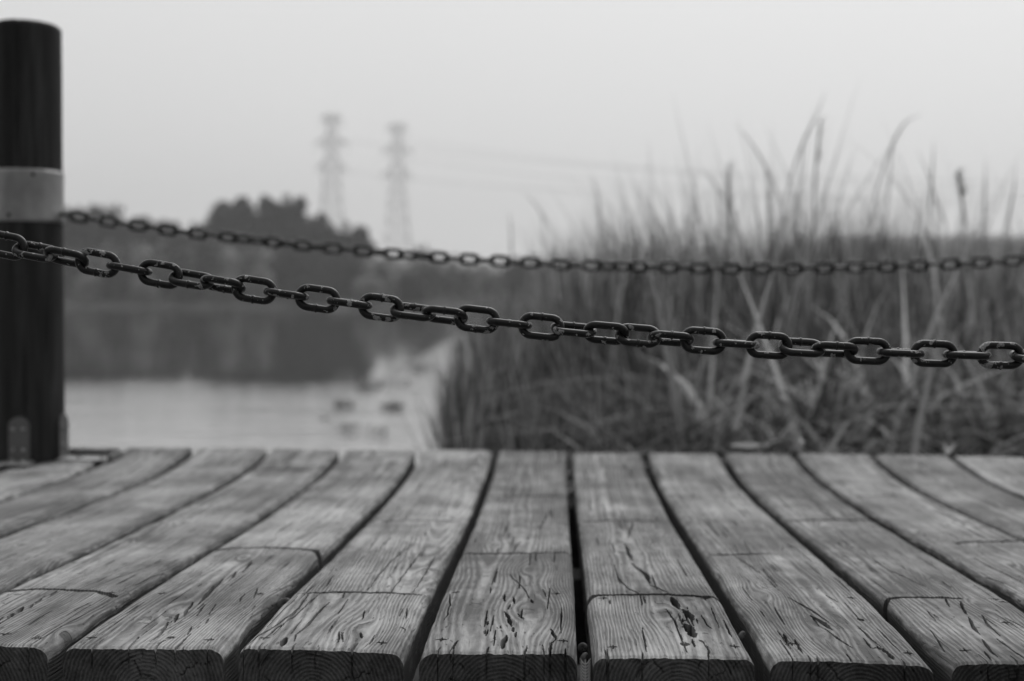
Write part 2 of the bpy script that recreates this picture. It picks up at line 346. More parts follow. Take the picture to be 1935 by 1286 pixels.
# cracks: plank index, half width in metres at the widest, depth, photo points on the deck
CR = [
 (-3, .0028, .014, [(-12, 1178), (7, 1166)]), (-3, .0030, .014, [(15, 1168), (28, 1157)]), (-3, .0032, .014, [(31, 1160), (43, 1146)]),
 (-3, .0024, .012, [(55, 1149), (62, 1141)]), (-3, .0028, .014, [(67, 1140), (78, 1130)]), (-3, .0016, .010, [(80, 1129), (87, 1125)]), (-3, .0022, .012, [(97, 1124), (108, 1115)]),
 (-3, .0013, .008, [(45, 1224), (80, 1204), (140, 1170), (190, 1141), (214, 1127)]), (-3, .0010, .006, [(141, 1151), (172, 1137)]), (-3, .0010, .006, [(0, 1136), (22, 1126)]),
 (-3, .0012, .007, [(224, 1117), (255, 1104), (300, 1082), (360, 1058), (420, 1036)]), (-3, .0011, .006, [(165, 1113), (215, 1093), (262, 1076), (330, 1050)]),
 (-2, .0024, .016, [(283, 1211), (300, 1199), (311, 1186), (318, 1173)]), (-2, .0026, .016, [(328, 1174), (337, 1157)]), (-2, .0024, .015, [(347, 1163), (356, 1148), (364, 1136)]),
 (-2, .0030, .018, [(375, 1141), (395, 1117), (407, 1105), (422, 1091)]), (-2, .0018, .010, [(437, 1092), (449, 1078)]), (-2, .0024, .014, [(458, 1080), (470, 1066), (478, 1056)]),
 (-2, .0012, .008, [(354, 1198), (362, 1183)]), (-2, .0010, .008, [(371, 1162), (388, 1139)]), (-2, .0011, .008, [(396, 1160), (408, 1140)]), (-2, .0012, .008, [(390, 1176), (394, 1167)]),
 (-2, .0016, .012, [(243, 1222), (262, 1201)]), (-2, .0018, .014, [(285, 1230), (302, 1212), (318, 1206)]), (-2, .0018, .014, [(322, 1232), (345, 1210), (360, 1196)]),
 (-2, .0045, .014, [(314, 1204), (330, 1201)]), (-2, .0012, .008, [(478, 1130), (487, 1110)]), (-2, .0012, .008, [(453, 1137), (462, 1120)]), (-2, .0010, .006, [(500, 1060), (520, 1045)]),
 (-1, .0018, .013, [(455, 1229), (485, 1205), (517, 1187), (545, 1166), (565, 1150), (582, 1123)]), (-1, .0013, .009, [(500, 1209), (525, 1187), (560, 1165), (590, 1135), (607, 1122)]),
 (-1, .0022, .014, [(555, 1213), (560, 1201), (585, 1180), (600, 1162), (622, 1140)]), (-1, .0036, .018, [(531, 1223), (535, 1216), (541, 1207)]), (-1, .0010, .007, [(505, 1186), (540, 1150), (562, 1128)]),
 (-1, .0016, .010, [(738, 1121), (760, 1090), (782, 1062), (800, 1036)]), (-1, .0016, .010, [(692, 1121), (712, 1091), (738, 1062), (775, 1030)]), (-1, .0012, .008, [(780, 1121), (806, 1080), (822, 1050)]),
 (-1, .0013, .008, [(618, 1109), (624, 1095), (632, 1088)]), (-1, .0014, .008, [(648, 1132), (652, 1122)]), (-1, .0010, .008, [(684, 1172), (690, 1155)]), (-1, .0016, .010, [(680, 1196), (684, 1207)]), (-1, .0012, .008, [(758, 1184), (766, 1188)]), (-1, .0012, .01, [(766, 1168), (769, 1150)]),
 (-1, .0012, .008, [(640, 1215), (641, 1194)]), (-1, .0010, .008, [(648, 1214), (646, 1196)]),
 (0, .0028, .016, [(953, 1156), (962, 1168), (967, 1184)]), (0, .0032, .018, [(948, 1226), (951, 1216), (957, 1200)]), (0, .0013, .009, [(850, 1122), (850, 1140), (847, 1160), (839, 1172)]),
 (0, .0011, .008, [(963, 1085), (978, 1100), (990, 1112), (1000, 1130)]), (0, .0016, .012, [(848, 1231), (858, 1220), (866, 1210)]), (0, .0024, .014, [(1040, 1190), (1048, 1204), (1050, 1213)]), (0, .0022, .014, [(1050, 1213), (1041, 1218), (1038, 1240)]),
 (0, .0020, .012, [(970, 1128), (972, 1140)]), (0, .0020, .012, [(1004, 1133), (1008, 1141)]), (0, .0018, .010, [(953, 1122), (954, 1137)]), (0, .0016, .010, [(966, 1142), (960, 1152)]), (0, .0018, .010, [(980, 1160), (990, 1171)]), (0, .0020, .012, [(970, 1185), (970, 1194)]), (0, .0016, .010, [(975, 1194), (974, 1204)]),
 (0, .0016, .01, [(922, 1172), (921, 1180)]), (0, .0014, .01, [(922, 1188), (918, 1200)]), (0, .0014, .01, [(990, 1238), (996, 1222)]), (0, .0014, .01, [(1068, 1240), (1068, 1228)]), (0, .0014, .01, [(920, 1235), (924, 1222)]), (0, .0014, .01, [(945, 1182), (946, 1188)]), (0, .0014, .01, [(1026, 1115), (1032, 1129)]),
 (0, .0014, .008, [(968, 1045), (975, 1030), (985, 1022)]), (0, .0010, .008, [(1020, 1000), (1040, 960)]),
 (1, .0048, .022, [(1268, 1126), (1275, 1138), (1283, 1149)]), (1, .0048, .022, [(1291, 1149), (1301, 1160), (1310, 1170)]), (1, .0058, .024, [(1294, 1176), (1303, 1188), (1313, 1202)]),
 (1, .0042, .016, [(1292, 1211), (1295, 1218)]), (1, .0012, .008, [(1258, 1149), (1275, 1173), (1283, 1195), (1290, 1206)]), (1, .0024, .014, [(1322, 1207), (1330, 1212)]), (1, .0016, .010, [(1332, 1213), (1340, 1228), (1339, 1240)]), (1, .0018, .012, [(1308, 1206), (1313, 1220)]),
 (1, .0030, .016, [(1193, 1062), (1206, 1074), (1222, 1085), (1228, 1101)]), (1, .0030, .016, [(1181, 1026), (1190, 1048), (1196, 1058)]), (1, .0014, .009, [(1168, 1089), (1185, 1108), (1213, 1122)]), (1, .0018, .010, [(1228, 1103), (1240, 1108), (1262, 1118)]), (1, .0016, .010, [(1196, 985), (1192, 1000), (1186, 1014)]), (1, .0012, .008, [(1216, 1122), (1219, 1137)]),
 (1, .0012, .008, [(1326, 1160), (1335, 1178), (1345, 1185)]),
 (2, .0018, .012, [(1490, 1127), (1530, 1149), (1566, 1173)]), (2, .0030, .016, [(1530, 1160), (1555, 1174), (1573, 1187)]), (2, .0013, .009, [(1558, 1184), (1585, 1205), (1610, 1220)]), (2, .0016, .012, [(1625, 1183), (1655, 1210), (1668, 1219)]), (2, .0034, .018, [(1668, 1219), (1680, 1230), (1688, 1239)]),
 (2, .0013, .009, [(1658, 1184), (1680, 1203), (1700, 1222)]), (2, .0020, .013, [(1480, 1194), (1488, 1209), (1500, 1213)]), (2, .0020, .013, [(1502, 1205), (1510, 1220), (1517, 1232)]), (2, .0036, .012, [(1623, 1166), (1631, 1170)]), (2, .0012, .007, [(1390, 1050), (1420, 1070), (1440, 1084)]), (2, .0012, .007, [(1560, 1123), (1583, 1136)]), (2, .0010, .006, [(1405, 1022), (1418, 1042)]),
 (3, .0024, .014, [(1815, 1133), (1819, 1148), (1827, 1160)]), (3, .0016, .010, [(1786, 1128), (1795, 1146)]), (3, .0024, .014, [(1830, 1165), (1842, 1184), (1852, 1196)]), (3, .0018, .012, [(1855, 1160), (1872, 1185), (1890, 1200)]), (3, .0024, .014, [(1857, 1206), (1872, 1228), (1886, 1240)]), (3, .0018, .012, [(1893, 1210), (1915, 1228), (1940, 1246)]),
 (3, .0010, .007, [(1752, 1152), (1768, 1170)]), (3, .0012, .008, [(1758, 1188), (1775, 1212), (1785, 1224)]), (3, .0012, .007, [(1676, 1074), (1705, 1086), (1748, 1106)]), (3, .0012, .008, [(1900, 1165), (1935, 1184)]), (3, .0016, .012, [(1872, 1245), (1860, 1228)]),
 (4, .0016, .010, [(1836, 1052), (1880, 1076), (1935, 1102), (1960, 1116)]), (4, .0012, .008, [(1860, 1088), (1900, 1105)]),
]
# butt joints and saw cuts across planks: plank, strength 0..1, photo points from left to right
JT = [(-4, .8, [(-60, 1122), (0, 1116)]), (-3, 1.0, [(-40, 1117), (0, 1116), (60, 1112), (120, 1113), (185, 1117), (215, 1125)]), (-2, 1.0, [(405, 1037), (440, 1034), (500, 1033), (560, 1036), (595, 1040), (608, 1050)]),
 (-1, .75, [(562, 1122), (640, 1121), (745, 1121), (796, 1124)]), (0, .65, [(858, 1045), (960, 1044), (1090, 1043)]), (0, .45, [(915, 938), (990, 937), (1078, 938)]), (1, 1.0, [(1104, 1134), (1112, 1126), (1125, 1122), (1180, 1121), (1262, 1121), (1350, 1127), (1362, 1130)]),
 (1, .7, [(1088, 984), (1160, 981), (1262, 982)]), (2, .8, [(1338, 1047), (1400, 1046), (1456, 1044)]), (3, 1.0, [(1664, 1158), (1668, 1140), (1678, 1130), (1700, 1126), (1760, 1127), (1812, 1128)]), (3, .7, [(1484, 983), (1560, 981), (1664, 982)]),
 (4, .9, [(1810, 1026), (1860, 1023), (1960, 1021)]), (4, .5, [(1612, 938), (1690, 936)]), (-3, .8, [(462, 889), (520, 886), (606, 889)]), (-1, .4, [(690, 985), (770, 983), (870, 984)]), (-5, .6, [(300, 893), (360, 890)]), (5, .5, [(1745, 975), (1830, 972)])]
NAILS = [(-3, 10, 1197), (-3, 68, 1204), (-2, 172, 1202), (-2, 395, 1208), (-1, 500, 1207), (-1, 722, 1214), (0, 834, 1208), (0, 1064, 1214), (1, 1158, 1218), (1, 1388, 1219), (2, 1660, 1219), (2, 1717, 1226), (3, 1824, 1226),
 (-2, 306, 1118), (-2, 490, 1121), (-1, 765, 1123), (0, 862, 1119), (0, 1052, 1124), (1, 1140, 1127), (1, 1332, 1129), (2, 1609, 1128), (3, 1880, 1129), (3, 1898, 1134), (3, 1900, 1174), (1, 1290, 1170), (2, 1495, 1213), (-3, 208, 1119)]
KN = [(-1, 680, 1188, .020), (0, 995, 1153, .026), (1, 1262, 1156, .020), (-2, 330, 1150, .018), (2, 1560, 1192, .018), (3, 1850, 1140, .016), (0, 1000, 1075, .022), (-3, 120, 1190, .014), (2, 1440, 1120, .016), (4, 1900, 1060, .02), (-4, 150, 1050, .02), (-5, 120, 1010, .02), (3, 1560, 995, .018)]
# far-field knots and dark marks are added at random
rs = np.random.RandomState(5)
def seg_dist(X, Y, pts):
    """distance to a polyline and the parameter 0..1 along it"""
    P = np.array(pts); L_ = np.r_[0, np.cumsum(np.hypot(*(P[1:]-P[:-1]).T))]; best = np.full(X.shape, 9.0); par = np.zeros(X.shape)
    for i in range(len(P)-1):
        d = P[i+1]-P[i]; l2 = (d**2).sum()+1e-12
        t = np.clip(((X-P[i, 0])*d[0]+(Y-P[i, 1])*d[1])/l2, 0, 1)
        q = np.hypot(X-P[i, 0]-t*d[0], Y-P[i, 1]-t*d[1]); w = q < best
        best = np.where(w, q, best); par = np.where(w, (L_[i]+t*(L_[i+1]-L_[i]))/L_[-1], par)
    return best, par
def refine(pts, seed, amp=0.0012, step=0.010):
    """subdivide a crack and make it wander"""
    P = np.array(pts); out = []; s = 0
    for i in range(len(P)-1):
        l = np.hypot(*(P[i+1]-P[i])); n = max(1, int(l/step))
        for j in range(n):
            q = P[i]+(P[i+1]-P[i])*j/n; s += l/n
            out.append((q[0]+amp*float(vnoise(s*55, seed*1.7, 9)), q[1]))
    out.append(tuple(P[-1])); return out

walk = empty('boardwalk', (0.0, 0.5*(YN+YF), WZ))
tag(walk, 'weathered grey timber boardwalk of wide cracked planks above the lake', 'boardwalk')
bpy.context.view_layer.update()
OFF = Vector(walk.location)

def make_plank(k):
    gl, gr = GAP[k-1], GAP[k]
    hero = -4 <= k <= 4
    r = np.random.RandomState(100+k)
    xl, xr = gl+0.0085+r.uniform(-.001, .0015), gr-0.0085+r.uniform(-.0015, .001)
    W = xr-xl; x0 = 0.5*(xl+xr)
    nx = (236 if -3 <= k <= 3 else 158) if hero else 70
    if hero: ys = np.concatenate([np.arange(YN, 1.75, 0.0018), np.arange(1.75, 2.05, 0.003), np.arange(2.05, YF, 0.006), [YF]])
    else: ys = np.concatenate([np.arange(YN, YF, 0.010), [YF]])
    ny = len(ys); Y = ys[:, None]
    # cross-section: side, shoulder, top, shoulder, side.  p runs 0..1 over the top incl. shoulders
    e = np.linspace(-1, 1, nx)[None, :]
    def edge(sd, base):
        wob = 0.0026*vnoise(Y*2.6, k*3.3+sd, 11)+0.0006*vnoise(Y*14, k*2.1+sd, 12)+0.0003*vnoise(Y*60, k+sd, 13)
        return base+wob
    XL, XR = edge(0.2, xl), edge(7.7, xr)
    rl = 0.0115+0.0035*vnoise(Y*2.2, k*1.3, 14)+0.0015*vnoise(Y*17, k*1.9, 15)
    rr = 0.0125+0.0035*vnoise(Y*2.2, k*1.3+40, 14)+0.0015*vnoise(Y*17, k*1.9+9, 15)
    wear = 1+0.35*(1-sstep(YN, YN+0.10, Y)); rl = rl*wear; rr = rr*wear
    X = 0.5*(XL+XR)+0.5*(XR-XL)*np.sin(e*math.pi/2*0.86)/math.sin(math.pi/2*0.86)
    dl = np.clip(1-(X-XL)/rl, 0, 1); dr = np.clip(1-(XR-X)/rr, 0, 1)
    Z = -rl*0.9*(1-np.sqrt(np.maximum(0, 1-dl**2)))-rr*0.9*(1-np.sqrt(np.maximum(0, 1-dr**2)))
    xn = (X-x0)/(W/2)
    Z = Z+sag(Y)+r.uniform(-.0012, .0012)+xn*(r.uniform(-.0016, .0016)+0.002*vnoise(Y*1.1, k, 16))+0.0012*vnoise(Y*2, k+5, 17)-0.0016*xn**2*r.uniform(-.6, 1)
    if k == 2: Z = Z-0.0045*sstep(-0.5, 1, xn)*(1-sstep(YN, YN+.25, Y))
    # growth-ring phase (drives grain relief in the material)
    kn = [(pp(a, b_), s) for (kk, a, b_, s) in KN if kk == k]
    for _ in range(4): kn.append(((r.uniform(xl+.02, xr-.02), r.uniform(1.75, YF)), r.uniform(.008, .018)))
    Xd = X.copy()+0*Y; extra = 0
    segs = sorted([pp(*pts[len(pts)//2])[1] for (kk, st, pts) in JT if kk == k and st > .6])
    for (kx, ky), s in kn:
        dx = X-kx; dy = (Y-ky)/2.6; rad = np.sqrt(dx**2+dy**2)
        Xd = Xd-dx*0.85*np.exp(-(rad/(s*1.7))**2)
        extra = extra+2.5*np.exp(-(rad/(s*0.8))**2)
    pithx = x0+0.06*r.uniform(-1, 1)+0.02*vnoise(Y*0.9, k*5, 18); depth = 0.03+0.035*(0.5+0.5*vnoise(Y*0.8+k, k*2, 19))
    sid = np.zeros_like(Y)
    for sy in segs: sid = sid+(Y > sy)
    pithx = pithx+0.05*np.sin(sid*2.3+k); warp = 0.0055*vnoise(X*16, Y*4, 20)+0.0015*vnoise(X*60, Y*15+k, 21)
    ring = (np.sqrt((Xd+warp-pithx)**2+depth**2*(1+sid*.3))/0.0042)+extra*0.55+sid*3.37
    # relief: soft ridges, knots, cracks, joints, nail slots
    Z = Z+0.0006*vnoise(X*90, Y*9+k*3, 22)+0.0004*vnoise(X*230, Y*30, 23)
    sh = np.clip(dl+dr, 0, 1)
    Z = Z+sh*0.0007*vnoise(X*150, Y*30+k, 24)
    for (kx, ky), s in kn:
        rad = np.sqrt((X-kx)**2+((Y-ky)/0.9)**2); Z = Z+0.0009*np.exp(-(rad/(s*.8))**2)-0.0015*np.exp(-(rad/(s*.22))**2)
    carve = np.zeros_like(Z)
    def cut(pts, w, d, taper=True, fx=1.0, seed=0):
        P = np.array(pts); pad = w*2+0.002
        iy = np.where((ys > P[:, 1].min()-pad) & (ys < P[:, 1].max()+pad))[0]
        if len(iy) == 0: return
        sl = slice(iy[0], iy[-1]+1); Xs = X[sl]; Ys = np.broadcast_to(Y[sl], Xs.shape)
        q, pr = seg_dist(Xs, Ys, pts)
        ww = w*(0.85+0.28*vnoise(pr*9+seed, seed*.7, 25))
        if taper: ww = ww*np.clip(2.6*np.minimum(pr, 1-pr)+0.22, 0, 1)
        ww = np.maximum(ww, 0.0004)
        p_ = np.clip(1-(q/ww)**2, 0, 1)**0.35*np.clip(ww/w*1.6, 0, 1)
        # the lips of a crack lift a little
        carve[sl] = np.maximum(carve[sl], d*2.3*p_)
    if hero:
        for i, (kk, w, d, pts) in enumerate(CR):
            if kk == k: cut(refine([pp(*q) for q in pts], i, 0.0012), w*(1.15 if w > .0028 else .85), d, seed=i)
        for i, (kk, px, py) in enumerate(NAILS):
            if kk == k:
                x, y = pp(px, py); hw = 0.0065
                cut([(x-hw, y), (x+hw, y+.0006)], .0022, .009, seed=i+50); cut([(x, y-.008), (x+.0006, y+.008)], .0011, .006, seed=i+90)
    for i, (kk, st, pts) in enumerate(JT):
        if kk == k: cut(refine([pp(*q) for q in pts], i+200, 0.0002), 0.0030+.0028*st, 0.006+.014*st, taper=st < .9, seed=i+11)
    nr = 30 if hero else 14
    for i in range(nr):
        yy = YN+(YF-YN)*(r.rand()**1.8); xx = r.uniform(xl+.012, xr-.012); ln = r.uniform(.015, .12)*(1+.6*(yy-YN)); sl_ = r.uniform(-.03, .03)
        cut(refine([(xx, yy), (xx+ln*sl_, yy+ln)], i+300+k, .0003), r.uniform(.0006, .0012)*(1+.4*(yy-YN)), r.uniform(.003, .006), seed=i)
    Z = Z*1.0
    for i in range(3 if hero else 2):     # end checks
        xx = r.uniform(xl+.015, xr-.015); ln = r.uniform(.008, .035)
        cut(refine([(xx, YN-.01), (xx+r.uniform(-.003, .003), YN+ln)], i+500+k, .0008), r.uniform(.0006, .0011), r.uniform(.002, .004), seed=i)
    carve = np.minimum(carve, 0.004+0.05*sstep(YN, YN+.012, Y))
    Z = Z-carve
    # ragged sawn end
    rag = (0.0016*vnoise(X*70, k*3.7, 26)+0.0009*vnoise(X*300, k*9.1, 27))
    if k == 0: rag = rag+0.0022*vnoise(X*190, 5.5, 28)*sstep(0.03, .1, X-xl)
    Yv = Y+rag*(1-sstep(YN, YN+.012, Y))+0.006*vnoise(X*9, k*2.2, 29)*sstep(YF-.05, YF, Y)+r.uniform(-.004, .008)*sstep(YF-.3, YF, Y)
    Z = Z-0.002*(1-sstep(YN, YN+.006, Y))
    Yv = np.broadcast_to(Yv, Z.shape); ring = np.broadcast_to(ring, Z.shape)
    Xf = np.broadcast_to(X, Z.shape)
    # sides: extend columns down left and right
    ns = 7
    def side(col, zb):
        tt = np.linspace(0, 1, ns+1)[1:][None, :]
        inset = 0.002*np.sin(tt*3)*(1 if col == 0 else -1)
        xx = Xf[:, [col]]+inset+0.0008*vnoise(Y*25, tt*3+k+col, 30); zz_ = Z[:, [col]]+(zb-Z[:, [col]])*tt
        return xx, np.broadcast_to(Yv[:, [col]], xx.shape), zz_, ring[:, [col]]+tt*9
    zb = (sag(Y)-THK)
    lx, ly, lz, lr = side(0, zb); rx, ry, rz, rr_ = side(-1, zb)
    PX = np.concatenate([lx[:, ::-1], Xf, rx], 1); PY = np.concatenate([ly[:, ::-1], Yv, ry], 1); PZ = np.concatenate([lz[:, ::-1], Z, rz], 1)
    PR = np.concatenate([lr[:, ::-1], ring, rr_], 1)
    gm = np.concatenate([np.ones_like(lx)*1.9, np.clip(sh*0.8, 0, 1), np.ones_like(rx)*1.9], 1)  # side faces painted dark to deepen the shade in the gaps
    nc = PX.shape[1]
    V = np.stack([PX, PY, PZ], -1).reshape(-1, 3); Q = grid_quads(ny, nc); n0 = len(V)
    A = [PR.ravel()]; G = [gm.ravel()]; Vs = [V]; Qs = [Q]; MI = [np.zeros(len(Q), int)]
    # sawn end face with rings and radial checks (front), plain one behind
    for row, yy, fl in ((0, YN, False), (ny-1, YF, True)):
        nz = 34 if (row == 0 and hero) else 8
        tx = np.linspace(0, 1, nz)[:, None]
        topx = PX[row][None, :]; topz = PZ[row][None, :]; topy = PY[row][None, :]
        ex = topx+0*tx; ez = topz+(float(zb[row, 0])-topz)*tx; ey = topy+0*tx
        pz = -0.045-0.03*r.rand(); pxx = x0+0.03*r.uniform(-1, 1)
        rad = np.hypot(ex-pxx, ez-pz); ang = np.arctan2(ez-pz, ex-pxx)
        if row == 0:
            ck = np.zeros_like(ex)
            for j in range(5 if hero else 0):
                a0 = r.uniform(0.1, 3.04); r0 = r.uniform(.008, .06); r1 = r0+r.uniform(.012, .05); jag = 0.05*vnoise(rad*160, j*3.0+k, 31)
                dd = np.abs(ang-a0-jag)*rad; ck = np.maximum(ck, np.clip(1-dd/r.uniform(.0006, .0012), 0, 1)*((rad > r0) & (rad < r1)))
            for j in range(3 if hero else 0):
                r0 = r.uniform(.015, .07); a0 = r.uniform(.5, 2.6)
                ck = np.maximum(ck, np.clip(1-np.abs(rad-r0-.001*vnoise(ang*9, j, 32))/.0011, 0, 1)*(np.abs(ang-a0) < .35))
            depth_ = 0.004*ck*np.clip(tx*12, 0, 1)
            # surface checks run down the end face
            run = carve[0][None, :]; run = np.concatenate([np.zeros((1, ns)), run, np.zeros((1, ns))], 1)
            depth_ = np.maximum(depth_, np.minimum(run*1.2, .004)*np.clip(1-tx*(1.2+1.5*vnoise(ex*80, 1.5, 34)), 0, 1)*np.clip(tx*12, 0, 1))
            ey = ey+depth_+(0.00015*np.sin(rad/0.0045*6.28)+0.0006*vnoise(ex*120, ez*120, 33))*np.clip(tx*12, 0, 1)
        Vs.append(np.stack([ex, ey, ez], -1).reshape(-1, 3)); q = grid_quads(nz, nc, n0, not fl); n0 += nz*nc
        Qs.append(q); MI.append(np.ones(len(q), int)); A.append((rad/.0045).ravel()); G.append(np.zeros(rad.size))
    # underside
    bot = np.array([[xl, YN, -THK-.001], [xr, YN, -THK-.001], [xr, YF, -THK-.001], [xl, YF, -THK-.001]])
    V = np.concatenate(Vs)-np.array(OFF)[None, :]
    o = mesh_np('plank', V, np.concatenate(Qs), [M_wood, M_end], walk, True, {'ring': np.concatenate(A), 'grime_shade': np.concatenate(G)}, np.concatenate(MI))
    me = o.data
    try: me.set_sharp_from_angle(angle=math.radians(55))
    except Exception: pass
    return o
for k in range(-9, 11): make_plank(k)
# bearers under the planks and the piles that carry them
for i, y in enumerate((1.47, 2.2, 2.95)):
    bm = bmesh.new(); bm_box(bm, (0.05-OFF.x, y-OFF.y, -0.105-0.08-OFF.z), (4.3, 0.09, 0.16), 0.006)
    obj_bm('bearer', bm, M_beam, walk, False)
for x in (-1.75, 0.15, 1.95):
    for y in (1.47, 2.95):
        vv, qq = tube([(x-OFF.x, y-OFF.y, -0.266-OFF.z), (x-OFF.x, y-OFF.y, -1.7-OFF.z)], 0.075, 20)
        mesh_np('pile', vv, qq, M_beam, walk)

# ------------------------------------------------------------------ posts
def make_post(loc, label, h=1.114, rad=0.0835, seed=0, detail=True):
    root = empty('mooring_post', loc); tag(root, label, 'post', 'dark round posts carrying the chains')
    na, nz = 96, 150
    a = np.linspace(0, 2*np.pi, na, endpoint=False)[None, :]; z = np.linspace(0, 1, nz)[:, None]*h
    topr = 0.008
    prof = np.where(z > h-topr, rad-topr+np.sqrt(np.maximum(0, topr**2-(z-(h-topr))**2)), rad)
    R = prof+0.0012*vnoise(np.cos(a)*3+5, z*3+seed, 40)+0.0007*vnoise(a*14, z*6, 41)
    for a0, w, z0, z1 in ((-1.42, .05, .70, 1.2), (-1.30, .035, 0.1, .66), (-0.75, .03, .2, .9), (-2.1, .03, .3, 1.2), (.9, .04, 0, 1.2)):
        d = np.abs((a-(a0 % (2*np.pi)))+0.03*vnoise(z*9, a0, 42)+0*a); R = R-0.010*np.clip(1-d/w, 0, 1)*sstep(z0, z0+.05, z)*(1-sstep(z1-.05, z1, z))
    V = np.stack([R*np.cos(a), R*np.sin(a), z+0*a], -1).reshape(-1, 3)
    i = np.arange(nz*na).reshape(nz, na); j = np.roll(i, -1, 1)
    Q = np.stack([i[:-1], j[:-1], j[1:], i[1:]], -1).reshape(-1, 4)
    # cap: rings shrinking to the middle
    Vc = [V]; n0 = len(V); last = i[-1]; Qc = [Q]
    for s in (0.66, 0.33, 0.02):
        zc = h+0.0015*(1-s)
        ring = np.stack([(rad-topr)*s*np.cos(a[0]), (rad-topr)*s*np.sin(a[0]), np.full(na, zc)], -1); Vc.append(ring)
        cur = np.arange(na)+n0; n0 += na
        Qc.append(np.stack([last, np.roll(last, -1), np.roll(cur, -1), cur], -1)); last = cur
    mesh_np('timber', np.concatenate(Vc), np.concatenate(Qc), M_post, root)
    # sheet-metal band
    zb0, zb1 = 0.610, 0.742
    zz2 = np.concatenate([[zb0], np.linspace(zb0, zb1, 16), [zb1]])[:, None]; Rb = rad+0.0022+0.0010*vnoise(a*2.5, zz2*16, 43)
    Rb = Rb*1.0; Rb[0] = rad-.002; Rb[-1] = rad-.002
    Vb = np.stack([Rb*np.cos(a), Rb*np.sin(a), zz2+0*a], -1).reshape(-1, 3); nb = len(zz2)
    i = np.arange(nb*na).reshape(nb, na); j = np.roll(i, -1, 1)
    band = mesh_np('metal_band', Vb, np.stack([i[:-1], j[:-1], j[1:], i[1:]], -1).reshape(-1, 4), M_band, root)
    for aa, zc in ((-2.30, .728), (-1.02, .728), (-1.72, .625), (.6, .625), (2.0, .728)):
        bm = bmesh.new(); bmesh.ops.create_uvsphere(bm, u_segments=14, v_segments=8, radius=0.0052)
        for v in bm.verts: v.co = Vector((v.co.x, v.co.y, v.co.z))+Vector(((rad+.003)*math.cos(aa), (rad+.003)*math.sin(aa), zc))
        obj_bm('nail', bm, M_dark, band)
    # angle brackets at the foot: upright plate with a rounded head, and a foot bolted to the deck
    for ang, ft in ((-math.pi/2+0.10, 0.05), (0.0, 0.135), (math.pi/2, 0.06), (math.pi, 0.06)):
        rot = Matrix.Rotation(ang, 4, 'Z')
        bm = bmesh.new(); hw, th, hh = 0.026, 0.004, 0.118
        outline = [(-hw, 0.0), (hw, 0.0), (hw, hh-hw)]+[(hw*math.cos(q), hh-hw+hw*math.sin(q)) for q in np.linspace(0.15, math.pi-.15, 10)]+[(-hw, hh-hw)]
        f1 = [bm.verts.new((rad+.001, y, z)) for y, z in outline]; f2 = [bm.verts.new((rad+.001+th, y, z)) for y, z in outline]
        bm.faces.new(f1[::-1]); bm.faces.new(f2); n_ = len(outline)
        for q in range(n_): bm.faces.new((f1[q], f1[(q+1) % n_], f2[(q+1) % n_], f2[q]))
        if ft > .1:     # the long foot has raised rims
            bm_box(bm, (rad+.001+ft/2, 0.040, 0.011), (ft, 0.005, 0.022), 0.001)
            bm_box(bm, (rad+ft+.004, 0, 0.009), (.012, 0.085, 0.018), 0.001)
        bm.transform(rot)
        br = obj_bm('bracket', bm, M_plate, root, False)
        bm = bmesh.new(); bm_box(bm, (rad+.001+ft/2, 0, 0.0035), (ft, 0.075, 0.005), 0.001); bm.transform(rot); obj_bm('foot_plate', bm, M_foot, br, False)
        bolts = [(rad+.006, s*.012, z, 0) for s in (-1, 1) for z in (.035, .088)]+[(rad+.001+ft*.35, s*.014, .006, 1) for s in (-1, 1)]
        if ft > .1: bolts += [(rad+.001+ft*.8, s*.014, .006, 1) for s in (-1, 1)]
        for bx, by, bz, up in bolts:
            bm = bmesh.new(); bmesh.ops.create_cone(bm, cap_ends=True, segments=6, radius1=.0062, radius2=.0055, depth=.006)
            bm.transform(Matrix.Translation((bx+(0 if up else .002), by, bz+(.003 if up else 0))) @ (Matrix() if up else Matrix.Rotation(math.pi/2, 4, 'Y')))
            bm.transform(rot); obj_bm('bolt', bm, M_steel, br, False)
    if detail:
        vv, qq = tube([(-.03, -.01, h), (-.031, -.01, h+.010), (-.028, -.01, h+.017)], [.0025, .002, .001], 8); mesh_np('twig', vv, qq, M_post, root)
    return root
# near chain passes in the plane y = YC, far chain in the plane y = YD
YC, YD = 1.437, 3.04
PXc = at(57, 500, 3.04).x
zdeck = float(sag(3.0))
first_post = make_post((PXc, 3.035, zdeck), 'dark round timber post with metal band standing at the left end of the far chain')

# ------------------------------------------------------------------ chains
WIRE, HALF, RAD = 0.0046, 0.0119, 0.0118
PITCH_L = 0.0390
def link_mesh(weld=True, n=14):
    pts = []; rad = []
    xs_ = np.concatenate([np.linspace(-HALF, -.0016, 5), [-.0011, -.0006, 0, .0006, .0011], np.linspace(.0016, HALF, 5)])
    for x in xs_:
        pts.append((x, 0, -RAD)); rad.append(WIRE*(1+(0.20 if weld and abs(x) < .0008 else (.08 if weld and abs(x) < .0013 else 0))))
    for q in np.linspace(-math.pi/2, math.pi/2, 16)[1:-1]: pts.append((HALF+RAD*math.cos(q), 0, RAD*math.sin(q))); rad.append(WIRE)
    for x in np.linspace(HALF, -HALF, 8): pts.append((x, 0, RAD)); rad.append(WIRE)
    for q in np.linspace(math.pi/2, 1.5*math.pi, 16)[1:-1]: pts.append((-HALF+RAD*math.cos(q), 0, RAD*math.sin(q))); rad.append(WIRE)
    return tube(pts, rad, n, True)
V_, Q_ = link_mesh()
_src = mesh_np('link', V_, Q_, M_chain); link_me = _src.data; bpy.data.objects.remove(_src)
V_, Q_ = link_mesh(True, 9)
_src = mesh_np('link', V_, Q_, M_chain); link_me_far = _src.data; bpy.data.objects.remove(_src)
